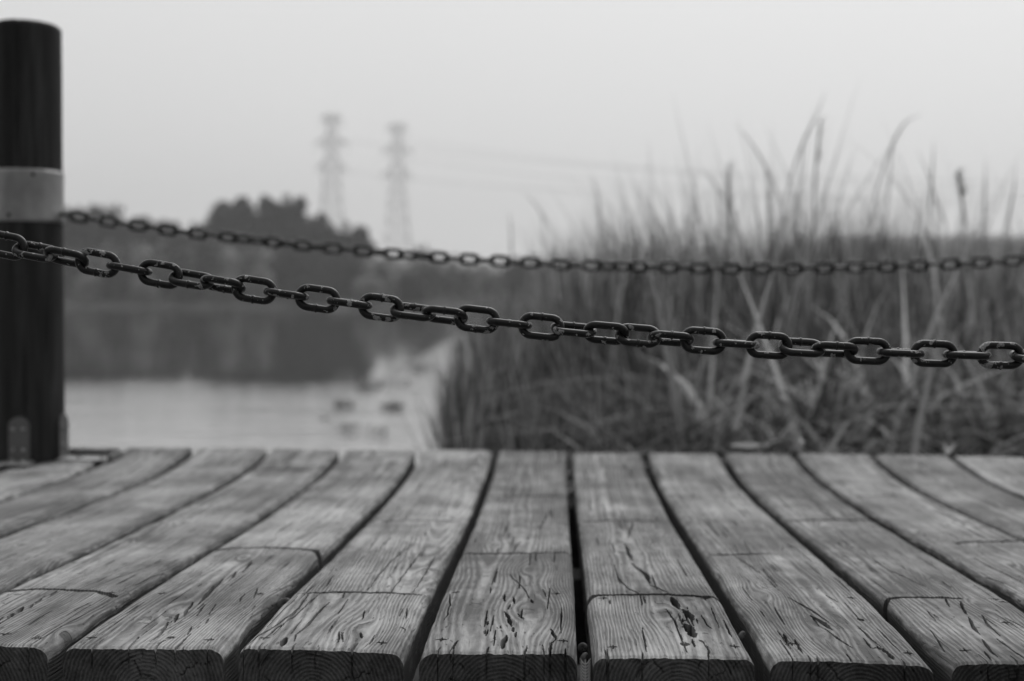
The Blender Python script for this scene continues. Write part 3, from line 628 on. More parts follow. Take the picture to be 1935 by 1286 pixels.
def chain(name, label, Yc, curve_pts, x_ref, n_lo, n_hi, roll_of, me, deg, sagx=None):
    P = [at(x, y, Yc) for x, y in curve_pts]; cx = np.array([p.x for p in P]); cz = np.array([p.z for p in P])
    co_ = np.polyfit(cx, cz, deg)
    zf = lambda x: float(np.polyval(co_, x)); x = at(x_ref, 500, Yc).x
    if deg > 2:
        lo, hi = cx.min(), cx.max(); d1 = np.polyder(co_); a2 = np.polyfit(cx, cz, 2)[0]
        def zf(x):
            c = min(max(x, lo), hi); e_ = x-c
            return float(np.polyval(co_, c)+np.polyval(d1, c)*e_+a2*e_*e_)
    nodes = {0: x}
    sl = lambda x: (zf(x+.001)-zf(x-.001))/.002
    xx = x
    for n in range(1, n_hi+1): xx += PITCH_L/math.hypot(1, sl(xx)); nodes[n] = xx
    xx = x
    for n in range(-1, n_lo-1, -1): xx -= PITCH_L/math.hypot(1, sl(xx)); nodes[n] = xx
    root = empty(name, (nodes[n_lo], Yc, zf(nodes[n_lo]))); tag(root, label, 'chain')
    rr = random.Random(4)
    for n in range(n_lo, n_hi+1):
        X = nodes[n]; T = Vector((1, 0, sl(X))).normalized(); U = Vector((0, 1, 0)).cross(T)*-1
        if U.z < 0: U = -U
        th = roll_of(n)+rr.uniform(-.07, .07); D = Vector((0, 1, 0))
        w = U*math.cos(th)+D*math.sin(th); v = w.cross(T)
        flip = -1 if ((n > 8) != (rr.random() < .22)) else 1       # where the weld bead sits
        if math.cos(th) < 0: flip = -flip
        rt = Matrix(((T.x, v.x*flip, w.x*flip, 0), (T.y, v.y*flip, w.y*flip, 0), (T.z, v.z*flip, w.z*flip, 0), (0, 0, 0, 1)))
        o = bpy.data.objects.new('link', me); link(o, root)
        o.matrix_local = Matrix.Translation(Vector((X, Yc+rr.uniform(-.0005, .0005), zf(X)+rr.uniform(-.0004, .0004)))-Vector(root.location)) @ rt
    return nodes, zf
def near_roll(n):
    ks = [-30, -12, -6, -3, 0, 2, 5, 9, 12, 14, 15, 18, 19, 21, 24, 28, 40, 60]
    ts = [-540, -270, -180, -90, 0, 0, 90, 90, 180, 180, 200, 250, 270, 270, 360, 360, 540, 720]
    return math.radians(n*90-float(np.interp(n, ks, ts)))
near_pts = [(8, 466), (65, 474), (125, 484), (185, 495), (300, 516), (485, 547), (600, 563), (722, 580), (901, 604), (1022, 617), (1150, 630), (1330, 645), (1450, 654), (1635, 662), (1757, 667), (1885, 671)]
nn_, zn = chain('chain', 'sharp near chain of black chipped-paint links sagging across the foreground', YC, near_pts, 185, -28, 62, near_roll, link_me, 2)
def far_roll(n):
    return math.radians(n*90-float(np.interp(n, [-4, 9, 12, 18, 22, 24, 34, 38, 58, 66, 90], [0, 0, 60, 90, 130, 180, 200, 270, 270, 330, 360])))
far_pts = [(135, 407), (200, 417), (310, 433), (368, 439), (530, 458), (720, 478), (860, 488), (1000, 495), (1240, 503), (1400, 506), (1560, 506), (1700, 502), (1850, 495), (1935, 490)]
nf_, zfz = chain('chain', 'blurred far chain hung from the banded post along the lake side', YD, far_pts, 150, -1, 91, far_roll, link_me_far, 3)
vv, qq = tube([(nf_[-1]-.040, YD, zfz(nf_[-1])+.004), (nf_[-1]-.027, YD, zfz(nf_[-1])+.003)]+[(nf_[-1]-.016-.011*math.cos(q), YD+.001*math.sin(q), zfz(nf_[-1])+.002-.011*math.sin(q)) for q in np.linspace(.3, 5.9, 16)], .0042, 10)
mesh_np('eye_bolt', vv-np.array(tuple(first_post.location)), qq, M_dark, first_post)
xr_far = nf_[91]+.0835+.02; xl_near = nn_[-28]-.0835-.02; xr_near = nn_[62]+.0835+.02
make_post((xr_far, 3.035, zdeck), 'dark round timber post at the right end of the far chain', detail=False)
make_post((xl_near, YC+.03, float(sag(1.5))), 'dark round timber post at the left end of the near chain', detail=False)
make_post((xr_near, YC+.03, float(sag(1.5))), 'dark round timber post at the right end of the near chain', detail=False)

# ------------------------------------------------------------------ plants
def leaf_mat(name, lo, hi, sc=3.0, nw=0.3):
    m, t, b = mat(name, lo, 0.6, 0.25)
    a_ = t.nodes.new('ShaderNodeAttribute'); a_.attribute_name = 'shade'
    n = noise(t, coords(t), sc, 3)
    f = mth(t, 'ADD', mth(t, 'ADD', mth(t, 'MULTIPLY', a_.outputs['Fac'], 0.7), 0.15), mth(t, 'MULTIPLY', mth(t, 'SUBTRACT', n, 0.5), nw))
    cr = ramp(t, f, [(0.1, lo), (0.9, hi)]); t.links.new(cr, b.inputs['Base Color'])
    tl = t.nodes.new('ShaderNodeBsdfTranslucent'); t.links.new(cr, tl.inputs[0])     # thin leaves let light through
    ms = t.nodes.new('ShaderNodeMixShader'); ms.inputs[0].default_value = 0.5; out = t.nodes['Material Output']
    t.links.new(b.outputs[0], ms.inputs[1]); t.links.new(tl.outputs[0], ms.inputs[2]); t.links.new(ms.outputs[0], out.inputs['Surface'])
    return m
M_reed = leaf_mat('reed_leaf', 0.012, 0.62)
M_plume = leaf_mat('reed_plume', 0.12, 0.3)
M_tree = leaf_mat('tree_foliage', 0.012, 0.07, 0.3, 1.4)
M_bush = leaf_mat('bush_foliage', 0.04, 0.60, 0.16, 4.0)
M_pale = leaf_mat('pale_grass', 0.12, 0.24, 0.4)
M_pale2 = leaf_mat('pale_bush', 0.18, 0.6, 0.3, 2.0)
M_dike = leaf_mat('dike_grass_blades', 0.22, 0.42, 0.4)
M_bark = mat('bark', 0.05, 0.9, 0.1)[0]

def blade_batch(base, hgt, lean_dir, lean, droop, width, nseg=7, shade=None, twist=.9):
    """ribbon leaves: arrays of base points, height, lean direction and amount, droop, width"""
    n = len(hgt); s = np.linspace(0, 1, nseg+1)[None, :]
    out = lean[:, None]*s**1.6*hgt[:, None]+droop[:, None]*hgt[:, None]*np.clip(s-.45, 0, 1)**1.5*1.6
    z = hgt[:, None]*(s-0.9*droop[:, None]*np.clip(s-.45, 0, 1)**1.8*1.9)
    dx, dy = np.cos(lean_dir)[:, None], np.sin(lean_dir)[:, None]
    C = np.stack([base[:, 0:1]+dx*out, base[:, 1:2]+dy*out, base[:, 2:3]+z], -1)
    w = width[:, None]*np.clip(np.minimum(0.45+s*2.2, (1-s)*2.2), 0.02, 1)*0.5
    tw = lean_dir[:, None]+math.pi/2+np.random.RandomState(n).uniform(-twist, twist, (n, 1))+s*.9*twist
    D = np.stack([np.cos(tw)*w, np.sin(tw)*w, 0*w], -1)
    V = np.stack([C-D, C+D], 2)                    # n, seg+1, 2, 3
    idx = np.arange(n*(nseg+1)*2).reshape(n, nseg+1, 2)
    Q = np.stack([idx[:, :-1, 0], idx[:, :-1, 1], idx[:, 1:, 1], idx[:, 1:, 0]], -1).reshape(-1, 4)
    A = np.repeat((shade if shade is not None else np.random.RandomState(n+1).rand(n)), (nseg+1)*2)
    return V.reshape(-1, 3), Q, A
rg = np.random.RandomState(8)
def reeds(n, y0, y1, px0, px1, h0, h1, lean, droop, w0, w1, seed, sh=(0, 1), twist=.9):
    r = np.random.RandomState(seed); Y = y0+(y1-y0)*r.rand(n); px = px0+(px1-px0)*r.rand(n)
    X = (px-1061)/F*Y
    cl = vnoise(X*1.6, Y*1.2, seed+50)                       # clumps
    keep = r.rand(n) < 0.55+0.6*cl
    X, Y = X[keep], Y[keep]; m_ = len(X)
    H = r.uniform(h0, h1, m_)*(0.86+0.14*sstep(900, 1350, px[keep]))*(0.88+0.16*cl[keep])
    B = np.stack([X, Y, np.full(m_, WZ)], -1)
    ld = r.uniform(0, 2*np.pi, m_)
    return blade_batch(B, H, ld, np.abs(r.normal(lean, lean*.6, m_)), np.abs(r.normal(droop, droop*.6, m_)), r.uniform(w0, w1, m_), 7, sh[0]+(sh[1]-sh[0])*np.clip(1.1*r.rand(m_)**2.6+.30*vnoise(X*3, Y*2, seed+90), 0, 1), twist)
bed = Soup()
for args in [
    (5200, 6.5, 13, 1060, 1720, 1.62, 2.02, .08, .08, .010, .020, 1), (2200, 6.5, 13, 1700, 2150, 1.5, 1.85, .10, .10, .010, .020, 11), (2000, 6.5, 13, 905, 1140, 1.4, 1.75, .10, .10, .010, .020, 12), (2300, 5.4, 7.5, 880, 2100, 1.15, 1.50, .14, .14, .010, .020, 2, (0, .7)),
    (1000, 4.0, 5.4, 885, 1330, 0.75, 1.22, .16, .20, .010, .020, 3, (0, .55)), (900, 11, 20, 860, 1120, 1.3, 1.7, .10, .10, .012, .02, 4),
    (160, 3.6, 4.9, 1200, 2300, 0.8, 1.2, .32, .8, .020, .036, 5, (.3, 1.2)), (250, 4.6, 6.0, 1150, 2300, 1.0, 1.5, .28, .65, .016, .030, 6, (.3, 1.1)),
    (700, 6.0, 10, 1130, 1600, 1.8, 2.35, .14, .10, .008, .014, 7), (260, 6.0, 10, 1550, 2100, 1.8, 2.15, .12, .10, .008, .014, 9), (260, 6.5, 10, 930, 1180, 1.6, 1.95, .12, .10, .008, .014, 10), (150, 6.5, 9, 1050, 1500, 2.1, 2.5, .16, .2, .008, .013, 15), (170, 6, 9, 1450, 2050, 2.1, 2.55, .16, .2, .008, .013, 16), (500, 5.0, 7.5, 1300, 2200, 1.3, 1.7, .3, .8, .014, .028, 17, (.4, 1.4), .4), (560, 3.7, 4.7, 1260, 2300, .95, 1.5, .42, 1.6, .020, .036, 21, (0, .6), .3), (650, 4.5, 6.0, 1180, 2300, 1.3, 1.8, .34, 1.0, .020, .038, 22, (.1, 1.25), .3), (160, 3.8, 5.2, 940, 1300, .7, 1.1, .3, 1.2, .014, .024, 23, (.4, 1.3), .3), (1100, 7, 12, 1330, 1600, 1.75, 2.1, .08, .08, .01, .018, 24), (900, 4.2, 9, 848, 910, 0.8, 1.3, .08, .08, .010, .018, 8, (0, .7))]:
    v_, q_, a_ = reeds(*args); bed.add(v_, q_, a_)
tag(bed.build('reed_bed', M_reed), 'dense bed of reeds and arching leaves filling the right bank', 'reeds', kind='stuff')

# single tall reeds that stand out against the sky: photo points from tip down, depth, leaf width
TALL = [([(1385, 230), (1425, 275), (1455, 330), (1478, 385), (1490, 470)], 6.2, .016, 'tall reed leaf bending left beside the highest reed', 0),
 ([(1560, 168), (1545, 215), (1520, 262), (1500, 315), (1482, 380), (1470, 470)], 6.4, .018, 'highest reed, its tip bending right above all the others', 0),
 ([(1548, 238), (1545, 270), (1540, 330), (1538, 400), (1536, 470)], 6.0, .014, 'upright reed with a dark narrow head just right of the highest reed', 1),
 ([(1742, 215), (1712, 226), (1690, 262), (1668, 320), (1650, 380), (1640, 470)], 6.2, .017, 'tall reed whose tip folds over to the right near the right side', 0),
 ([(1764, 262), (1763, 320), (1756, 380), (1752, 470)], 6.6, .016, 'straight tall reed right of the one with the folded tip', 0),
 ([(1732, 280), (1755, 330), (1770, 380), (1790, 430), (1800, 500)], 6.3, .015, 'reed leaf crossing down to the right behind the straight tall reed', 0),
 ([(1806, 330), (1815, 365), (1822, 400), (1828, 470)], 5.8, .018, 'reed with a bushy drooping plume near the right side', 1),
 ([(1862, 300), (1862, 350), (1858, 430), (1856, 500)], 6.6, .015, 'thin upright reed second from the right edge', 0),
 ([(1920, 310), (1915, 370), (1900, 430), (1890, 500)], 6.0, .016, 'reed leaning right at the right edge of the bed', 0),
 ([(1115, 325), (1128, 360), (1135, 400), (1142, 480)], 7.5, .015, 'lone tall reed above the left part of the bed', 0),
 ([(1320, 315), (1345, 338), (1372, 380), (1380, 470)], 6.8, .015, 'reed bending left halfway along the bed', 0),
 ([(1375, 320), (1375, 380), (1382, 440), (1384, 500)], 6.2, .016, 'reed with a dark head standing halfway along the bed', 1),
 ([(1198, 345), (1228, 395), (1250, 440), (1262, 500)], 7.0, .017, 'broad reed leaf slanting left above the left half of the bed', 0),
 ([(1240, 350), (1265, 400), (1275, 450), (1282, 500)], 7.2, .015, 'reed leaf parallel to the broad slanting one on its right', 0),
 ([(985, 358), (1012, 385), (1040, 430), (1055, 490)], 7.8, .014, 'outermost reed leaf leaning left over the water', 0),
 ([(962, 398), (965, 430), (968, 480)], 8.2, .013, 'short thin reed at the left end of the bed', 0)]
for pts, Yr, wd, lab, plume in TALL:
    P = [at(x, y, Yr) for x, y in pts]; base = Vector((P[-1].x+(P[-1].x-P[-2].x)*.6, Yr, WZ-.05)); P.append(base)
    P = np.array([tuple(p) for p in P])
    tt = np.linspace(0, len(P)-1, 26); C = np.stack([np.interp(tt, np.arange(len(P)), P[:, i]) for i in range(3)], -1)
    for _ in range(3): C[1:-1] = (C[:-2]+C[1:-1]*2+C[2:])/4
    root = empty('tall_reed', tuple(base)); tag(root, lab, 'reed', 'tall reeds standing above the bed')
    s = np.linspace(0, 1, 26); w = wd*.68*np.clip(np.minimum(s*3+.05, (1-s)*1.0+.25), .05, 1)*.5
    T = np.gradient(C, axis=0); T /= np.linalg.norm(T, axis=1)[:, None]; Dd = np.cross(T, np.array([.35, 1, 0])); Dd /= np.linalg.norm(Dd, axis=1)[:, None]+1e-9
    fold = np.array([.0, 1.0, 0])*w[:, None]*.35
    Vv = np.stack([C-Dd*w[:, None]+fold, C, C+Dd*w[:, None]+fold], 1).reshape(-1, 3)-np.array(tuple(base)); i = np.arange(78).reshape(26, 3)
    Qq = np.concatenate([np.stack([i[:-1, c], i[:-1, c+1], i[1:, c+1], i[1:, c]], -1) for c in (0, 1)])
    mesh_np('leaf', Vv, Qq, M_reed, root, True, {'shade': np.full(78, .35)})
    vv, qq = tube([tuple(base-base), tuple(Vector(C[9])-base)], [.004, .0025], 6); mesh_np('stem', vv, qq, M_reed, root)
    if plume:
        sp_ = Soup(); r2 = np.random.RandomState(int(pts[0][0])); n_ = 90
        tpos = r2.uniform(0, 9, n_); Bp = np.stack([np.interp(tpos, np.arange(26), C[:, i_]) for i_ in range(3)], -1)-np.array(tuple(base))
        sp_.add(*blade_batch(Bp, r2.uniform(.03, .09, n_), r2.uniform(-1, 1, n_)*.8, r2.uniform(.2, .6, n_), r2.uniform(.2, .9, n_), np.full(n_, .004), 3))
        sp_.build('plume', M_plume, root)

# sparse emergent tufts in the open water left of the bed: each a plant
TUFT = [(612, 792, 20, .07, 'low dark tuft lying in the water near the deck'), (650, 770, 60, .16, 'grass tuft in the water just above the low dark one'), (655, 815, 30, .14, 'grass tuft rising right behind the deck edge beside the low dark one'),
 (690, 735, 60, .20, 'loose tuft at the left border of the bright water'), (725, 728, 26, .12, 'small dark tuft in the bright water, left of its twin'), (765, 727, 26, .12, 'small dark tuft in the bright water, right of its twin'),
 (742, 772, 110, .12, 'wide low tuft in the middle of the bright water'), (718, 822, 26, .16, 'thin tuft behind the deck edge left of the bright gap'), (836, 800, 26, .20, 'thin tuft next to the left foot of the reed bed'), (790, 700, 60, .25, 'faint tuft far back in the bright water')]
for px, py, n_, hh, lab in TUFT:
    p = on_z(px, py, WZ); r2 = np.random.RandomState(px); B = np.stack([r2.normal(0, .03+hh*.28, n_), r2.normal(0, .05, n_), np.zeros(n_)], -1)
    sp_ = Soup(); sp_.add(*blade_batch(B, r2.uniform(.4, 1, n_)*hh, r2.uniform(0, 6.28, n_), r2.uniform(.1, .6, n_), r2.uniform(.1, .8, n_), np.full(n_, .012), 4))
    o = sp_.build('water_tuft', M_bush); o.location = p; tag(o, lab, 'water plant', 'grass tufts growing in the open water')

# far-bank trees and bushes
def crown_cloud(blobs, n, size, seed):
    r = np.random.RandomState(seed); Vs, Qs, As = [], [], []
    tot = sum(b_[3]*b_[4]*b_[5] for b_ in blobs); k0 = 0
    for (cx, cy, cz, rx, ry, rz) in blobs:
        m_ = max(30, int(n*rx*ry*rz/tot)); d = r.normal(size=(m_, 3)); d /= np.linalg.norm(d, axis=1)[:, None]
        rad = (0.45+0.58*r.rand(m_)**.6)[:, None]; lump = 1+0.18*vnoise(d[:, 0]*3+seed, d[:, 2]*3+d[:, 1]*2, 60)[:, None]
        C = np.array([cx, cy, cz])+d*rad*lump*np.array([rx, ry, rz])
        a = r.normal(size=(m_, 3)); a /= np.linalg.norm(a, axis=1)[:, None]; b2 = np.cross(a, r.normal(size=(m_, 3))); b2 /= np.linalg.norm(b2, axis=1)[:, None]
        s = size*r.uniform(.8, 1.7, (m_, 1)); q = np.stack([C-a*s, C-b2*s*.6, C+a*s, C+b2*s*.6], 1)
        Vs.append(q.reshape(-1, 3)); Qs.append(np.arange(m_*4).reshape(-1, 4)+k0); k0 += m_*4; As.append(np.repeat(np.clip(.25+.5*r.rand(m_)+.25*vnoise(C[:, 0]*.8, C[:, 2]*.8, 61), 0, 1), 4))
    return np.concatenate(Vs), np.concatenate(Qs), np.concatenate(As)
def tree(name, px, top, wpx, Y, label, cat, group, m_, base=WZ+.5, trunk=True, seed=1, n=4200):
    P = at(px, top-9, Y); H = P.z-base; W = wpx/F*Y/2; r = random.Random(seed)
    root = empty(name, (P.x, Y, base)); tag(root, label, cat, group)
    bl = []
    if trunk:
        for i in range(9):
            q = r.uniform(.25, .95); sp_ = W*(1.0-.55*max(0, q-.6)/.4)
            bl.append((r.uniform(-.75, .75)*sp_, r.uniform(-.6, .6)*W, H*q*.88, sp_*r.uniform(.42, .6), sp_*r.uniform(.4, .6), H*r.uniform(.10, .17)))
        [bl.append((r.uniform(-.7, .7)*W*.6, r.uniform(-.3, .3)*W, H*r.uniform(.88, .95), W*r.uniform(.10, .2), W*.15, H*r.uniform(.06, .12))) for _ in range(5)]; bl.append((0, 0, H*.82, W*.45, W*.45, H*.12)); bl.append((0, 0, H*.5, W*.8, W*.7, H*.32))
    else:
        for i in range(6): bl.append((r.uniform(-.7, .7)*W, r.uniform(-.5, .5)*W*.6, H*r.uniform(.3, .62), W*r.uniform(.3, .45), W*.4, H*r.uniform(.25, .38)))
        bl.append((0, 0, H*.45, W*.8, W*.5, H*.5))
    v_, q_, a_ = crown_cloud(bl, n, max(.12, H*.035), seed); mesh_np('crown', v_, q_, m_, root, False, {'shade': a_})
    tr = Soup()
    v2, q2 = tube([(0, 0, -.3), (W*.05, 0, H*.4), (-W*.04, 0, H*.85)], [H*.022, H*.014, H*.004], 8); tr.add(v2, q2)
    for i in range(6):
        a0 = r.uniform(0, 6.28); zz_ = H*r.uniform(.25, .7)
        v2, q2 = tube([(0, 0, zz_), (math.cos(a0)*W*.35, math.sin(a0)*W*.35, zz_+H*.1), (math.cos(a0)*W*.6, math.sin(a0)*W*.6, zz_+H*.2)], [H*.009, H*.006, H*.003], 6); tr.add(v2, q2)
    tr.build('trunk', M_bark, root)
TREES = [(378, 428, 60, 176, 'short tree at the left foot of the tall dark clump'), (40, 400, 120, 172, 'far tree partly hidden behind the banded post'), (150, 398, 90, 176, 'spiky far tree just right of the banded post'), (205, 402, 80, 173, 'far tree second to the right of the banded post'), (262, 412, 90, 177, 'far tree in the middle of the low row left of the big clump'),
 (325, 424, 90, 175, 'lower far tree at the right end of the low row'), (438, 382, 84, 180, 'leftmost tree of the tall dark clump'), (462, 382, 70, 183, 'second tree from the left in the tall dark clump'), (508, 378, 75, 181, 'middle tree of the tall dark clump'),
 (552, 380, 62, 182, 'tree with the pointed top at the right of the tall dark clump'), (598, 412, 70, 180, 'sloping tree right of the pointed one in the tall clump'), (640, 436, 60, 178, 'low tree filling the dip right of the tall clump'), (675, 433, 66, 179, 'round tree at the right end of the dark wood'),
 (-60, 390, 150, 178, 'far tree out at the left beyond the post')]
for i, (px, tp, w, Y, lab) in enumerate(TREES): tree('far_tree', px, tp+4, w*1.5, Y, lab, 'tree', 'trees on the far shore', M_tree, seed=20+i)
BUSH = [(150, 455, 120, 'pale bush on the far shore next to the banded post', 0), (235, 452, 120, 'pale bush on the far shore under the low row of trees', 0), (345, 440, 120, 'pale bush left of the tall dark clump', 0), (400, 448, 120, 'pale bush under the left edge of the tall clump', 0), (470, 456, 100, 'pale bush below the middle of the tall clump', 0),
 (560, 470, 110, 'dark bush under the right half of the tall clump', 1), (640, 478, 110, 'dark bush under the round tree', 1), (735, 482, 100, 'bush right of the dark wood', 0), (800, 470, 110, 'taller bush on the far shore left of the reeds', 0), (870, 486, 90, 'bush on the far shore just behind the reed tips', 0), (950, 488, 100, 'bush hidden in the reeds on the far shore', 0), (1005, 486, 90, 'bush on the far shore, first of two hidden in the left half of the reeds', 1), (1060, 488, 90, 'bush on the far shore, second of two hidden in the left half of the reeds', 1), (60, 450, 110, 'bush on the far shore behind the banded post', 0)]
for i, (px, tp, w, lab, dk) in enumerate(BUSH): tree('far_bush', px, tp, w*1.2, 167 if i % 2 else 169, lab, 'bush', 'bushes on the far shore', M_tree if dk else M_bush, trunk=False, seed=60+i, n=1800)
LOW = [(165, 505, 70, 'small pale bush at the water line beside the banded post', 0), (218, 498, 60, 'small dark bush at the water line, second from the post', 1), (275, 512, 70, 'small pale bush at the water line, third from the post', 0), (352, 500, 80, 'small dark bush at the water line under the left foot of the clump', 1),
 (430, 508, 70, 'small pale bush at the water line under the tall clump', 0), (492, 496, 60, 'palest round bush at the water line under the middle of the clump', 0), (590, 505, 80, 'small dark bush at the water line under the sloping tree', 1), (700, 512, 70, 'small pale bush at the water line right of the dark wood', 0), (775, 506, 60, 'small dark bush at the water line near the reeds', 1)]
for i, (px, tp, w, lab, dk) in enumerate(LOW): tree('shore_bush', px, tp+9, w, 162, lab, 'bush', 'low bushes at the far water line', M_tree if dk else M_pale2, base=WZ+.1, trunk=False, seed=140+i, n=1200)
# pale grass along the far water line, and grass over the dike: uncountable
gs = Soup(); r2 = np.random.RandomState(77); n_ = 5000
X = r2.uniform(-95, 25, n_); Yg = 160+9*vnoise(X*0.03+5, 0.3, 4)+r2.uniform(0, 4.5, n_)
gs.add(*blade_batch(np.stack([X, Yg, np.full(n_, WZ)], -1), r2.uniform(.8, 2.0, n_)*(1+.4*vnoise(X*.2, 1.1, 70)), r2.uniform(0, 6.28, n_), r2.uniform(0, .4, n_), r2.uniform(0, .5, n_), r2.uniform(.1, .3, n_), 3))
tag(gs.build('shore_grass', M_pale), 'pale grass fringe along the far water line', 'grass', kind='stuff')
gs = Soup(); n_ = 5000
X = r2.uniform(15, 75, n_); Yg = r2.uniform(86, 99, n_); Zg = ground_z(X, Yg)
gs.add(*blade_batch(np.stack([X, Yg, Zg], -1), r2.uniform(.3, .75, n_), r2.uniform(0, 6.28, n_), r2.uniform(0, .5, n_), r2.uniform(0, .7, n_), r2.uniform(.08, .2, n_), 3))
tag(gs.build('dike_grass', M_dike), 'rough grass over the flat dike behind the reeds', 'grass', kind='stuff')

# ------------------------------------------------------------------ pylons and cables
M_lattice = mat('pylon_steel', 0.6, 0.6, 0.4, 0.2)[0]
def pylon(px, top, Y, label, arms):
    P = at(px, top, Y); base = 0.0; H = P.z-base
    root = empty('electricity_pylon', (P.x, Y, base), 0.15); tag(root, label, 'pylon', 'lattice pylons beyond the far shore')
    sp_ = Soup()
    def wd(q): return 4.6*(1-q)**1.5+1.1                    # half width
    lv = [0, .12, .24, .35, .45, .54, .62, .69, .76, .82, .88, .94, .985]
    cs = [(-1, -1), (1, -1), (1, 1), (-1, 1)]
    def bar(a, b_, r_): v2, q2 = tube([a, b_], r_, 5); sp_.add(v2, q2)
    for i in range(len(lv)-1):
        a, b_ = lv[i], lv[i+1]
        for j in range(4):
            c0, c1 = cs[j], cs[(j+1) % 4]
            A0 = (c0[0]*wd(a), c0[1]*wd(a), a*H); B0 = (c0[0]*wd(b_), c0[1]*wd(b_), b_*H); A1 = (c1[0]*wd(a), c1[1]*wd(a), a*H); B1 = (c1[0]*wd(b_), c1[1]*wd(b_), b_*H)
            bar(A0, B0, .12); bar(A0, B1, .08); bar(A1, B0, .08); bar(B0, B1, .08)
    sp_.build('tower_frame', M_lattice, root, False)
    for zq, hwid in arms:
        z = zq*H
        for sgn in (-1, 1):
            s2 = Soup(); w0 = wd(zq)
            for dy in (-1, 1):
                v2, q2 = tube([(sgn*w0, dy*w0, z), (sgn*hwid, 0, z+.6)], .11, 5); s2.add(v2, q2); v2, q2 = tube([(sgn*w0*.9, dy*w0*.9, z+2.2), (sgn*hwid, 0, z+.6)], .09, 5); s2.add(v2, q2)
            for q in (.25, .5, .75): 
                x = sgn*(w0+(hwid-w0)*q); v2, q2 = tube([(x, -w0*(1-q), z+.6*q), (x, w0*(1-q), z+.6*q+.1)], .1, 5); s2.add(v2, q2); v2, q2 = tube([(x, -w0*(1-q), z+.6*q), (x, 0, z+2.2-1.6*q)], .1, 5); s2.add(v2, q2)
            s2.build('cross_arm', M_lattice, root, False)
        for sgn in (-1, 1):
            v2, q2 = tube([(sgn*hwid, 0, z+.6), (sgn*hwid, 0, z-2.0)], [.09, .09], 6); mesh_np('insulator', v2, q2, M_lattice, root)
    return root, H, P
pyl = [(627, 212, 330, 'left of the two hazy lattice pylons above the far wood'), (751, 230, 345, 'right of the two hazy lattice pylons above the far wood')]
for px, tp, Y, lab in pyl:
    root, H, P = pylon(px, tp, Y, lab, [(.955, 2.8), (.83, 4.3), (.70, 4.0)])
M_cable = mat('cable', 0.06, 0.5)[0]
for i, (pa, pb, Y0, Y1, lab) in enumerate([((640, 262), (1500, 332), 335, 240, 'uppermost faint overhead cable running right from the left pylon'), ((762, 262), (1700, 352), 345, 240, 'upper faint overhead cable running right from the right pylon'), ((764, 300), (1900, 392), 345, 240, 'lowest faint overhead cable running right from the right pylon'), ((640, 322), (1500, 372), 335, 240, 'lower faint overhead cable running right from the left pylon')]):
    A0, B0 = at(*pa, Y0), at(*pb, Y1); s = np.linspace(0, 1, 24)[:, None]
    P = np.array(tuple(A0))*(1-s)+np.array(tuple(B0))*s; P[:, 2] -= 4*1.6*(s*(1-s))[:, 0]
    ext = P[-1]+(P[-1]-P[-2])*40; P = np.vstack([P, ext])
    v2, q2 = tube(P, .045, 5); tag(mesh_np('power_cable', v2, q2, M_cable), lab, 'cable', 'overhead cables')

# ------------------------------------------------------------------ small things on and between the planks
M_leaf = mat('dry_leaf', 0.42, 0.8, 0.2)[0]; M_shell = leaf_mat('snail_shell', 0.12, 0.30, 60)
def dry_leaf(px, py, ln, rz, lab, z_up=.004):
    x, y = pp(px, py); n1, n2 = 14, 7; u = np.linspace(0, 1, n1)[:, None]; v_ = np.linspace(-1, 1, n2)[None, :]
    w = ln*.3*np.sin(np.pi*np.clip(u, .02, .98))**.8*(1+.12*vnoise(u*12, v_*2+px, 80))
    X = (u-.5)*ln+0*v_; Yy = v_*w; Z = .020*np.abs(v_)**1.4*np.sin(np.pi*u)+.011*np.sin(u*5+px)+.008
    for side_ in (0,):
        V = np.stack([X, Yy, Z], -1).reshape(-1, 3)
    V2 = V.copy(); V2[:, 2] -= .0006
    Q = np.concatenate([grid_quads(n1, n2), grid_quads(n1, n2, n1*n2, True)])
    o = mesh_np('dry_leaf', np.concatenate([V, V2]), Q, M_leaf); o.location = (x, y, float(sag(y))+z_up-.008); o.rotation_euler = (.15, .1, rz)
    tag(o, lab, 'leaf', 'dry leaves on the far edge of the deck')
dry_leaf(1410, 850, .095, .3, 'pale curled dry leaf lying left of the paler one at the far edge'); dry_leaf(1521, 848, .075, 1.0, 'palest curled dry leaf at the far edge, over a gap between planks', .010)
dry_leaf(1660, 851, .05, .2, 'dull dry leaf on the far edge at the foot of the reeds'); dry_leaf(1790, 857, .06, 1.2, 'dull dry leaf at the far edge nearest the right side')
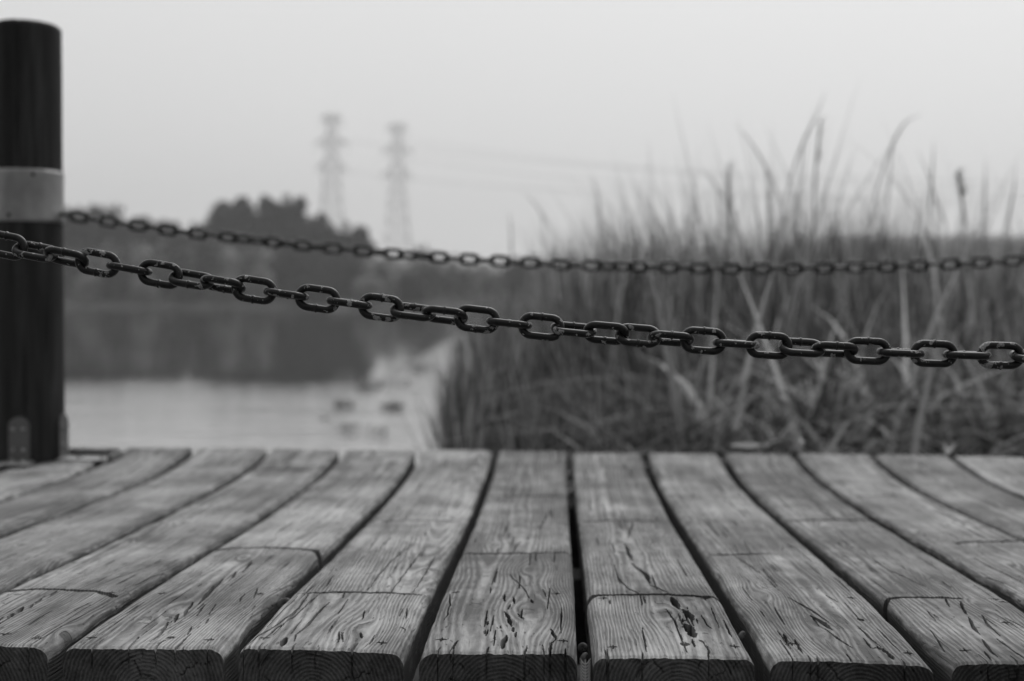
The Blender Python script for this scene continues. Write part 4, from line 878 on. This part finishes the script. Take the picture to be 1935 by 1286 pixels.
def snail(px, py, size, z, lab, rot=0.0):
    x, y = pp(px, py); pts, rad = [], []
    for i in range(56):
        q = i/55; a = q*2.7*2*math.pi; g = math.exp(-1.9*(1-q))
        pts.append((math.cos(a)*g*.55*size, (1-g)*-.35*size, math.sin(a)*g*.55*size)); rad.append(max(.0004, .43*size*g))
    v2, q2 = tube(pts, rad, 12); o = mesh_np('snail_shell', v2, q2, M_shell, None, True, {'shade': .5+.5*np.sin(np.repeat(np.arange(56), 12)*.9)})
    o.location = (x, y, z); o.rotation_euler = (.2, .1, rot); tag(o, lab, 'snail shell', 'small shells caught between the planks')
snail(541, 1127, .0135, -.012, 'striped snail shell on the plank edge in the gap left of the second joint', .3)
snail(1103, 1190, .0085, -.022, 'upper small shell in the middle gap below the split plank')
snail(1104, 1203, .0100, -.026, 'lower small shell in the middle gap just under the first', 1.2)
snail(1108, 1262, .0115, -.040, 'shell lying lowest in the middle gap between the sawn ends', 2.0)
snail(1402, 1186, .0080, -.010, 'tiny pale shell stuck on the side of the widely split plank', 1.0)
snail(1452, 1275, .0100, -.034, 'shell between the sawn ends right of the split plank', .5)
def seed_head(px, py, z, lab):
    x, y = pp(px, py); sp_ = Soup(); r3 = np.random.RandomState(px)
    v2, q2 = tube([(0, 0, -.02), (0, 0, .022)], [.0012, .0006], 6); sp_.add(v2, q2)
    for i in range(9):
        for s in (-1, 1):
            zq = -.012+i*.0035; v2, q2 = tube([(0, 0, zq), (s*.0035, -.001, zq+.003), (s*.006, -.002, zq+.008)], [.0008, .0010, .0003], 5); sp_.add(v2, q2, .7)
    o = sp_.build('seed_head', M_leaf); o.location = (x, y, z); tag(o, lab, 'seed head')
seed_head(1106, 1246, -.022, 'feathery dry seed head standing in the middle gap between sawn ends')

# ------------------------------------------------------------------ haze
m = bpy.data.materials.new('haze_air'); m.use_nodes = True; t = m.node_tree; t.nodes.clear()
pv = t.nodes.new('ShaderNodeVolumePrincipled'); pv.inputs['Color'].default_value = (.97, .97, .97, 1); pv.inputs['Density'].default_value = 0.0011; pv.inputs['Anisotropy'].default_value = 0.2
mo = t.nodes.new('ShaderNodeOutputMaterial'); t.links.new(pv.outputs[0], mo.inputs['Volume'])
bm = bmesh.new(); bm_box(bm, (0, 340, 34), (1410, 930, 73.5)); o = obj_bm('haze', bm, m, None, False); tag(o, 'thin pale haze over the whole lake', 'haze', kind='stuff')
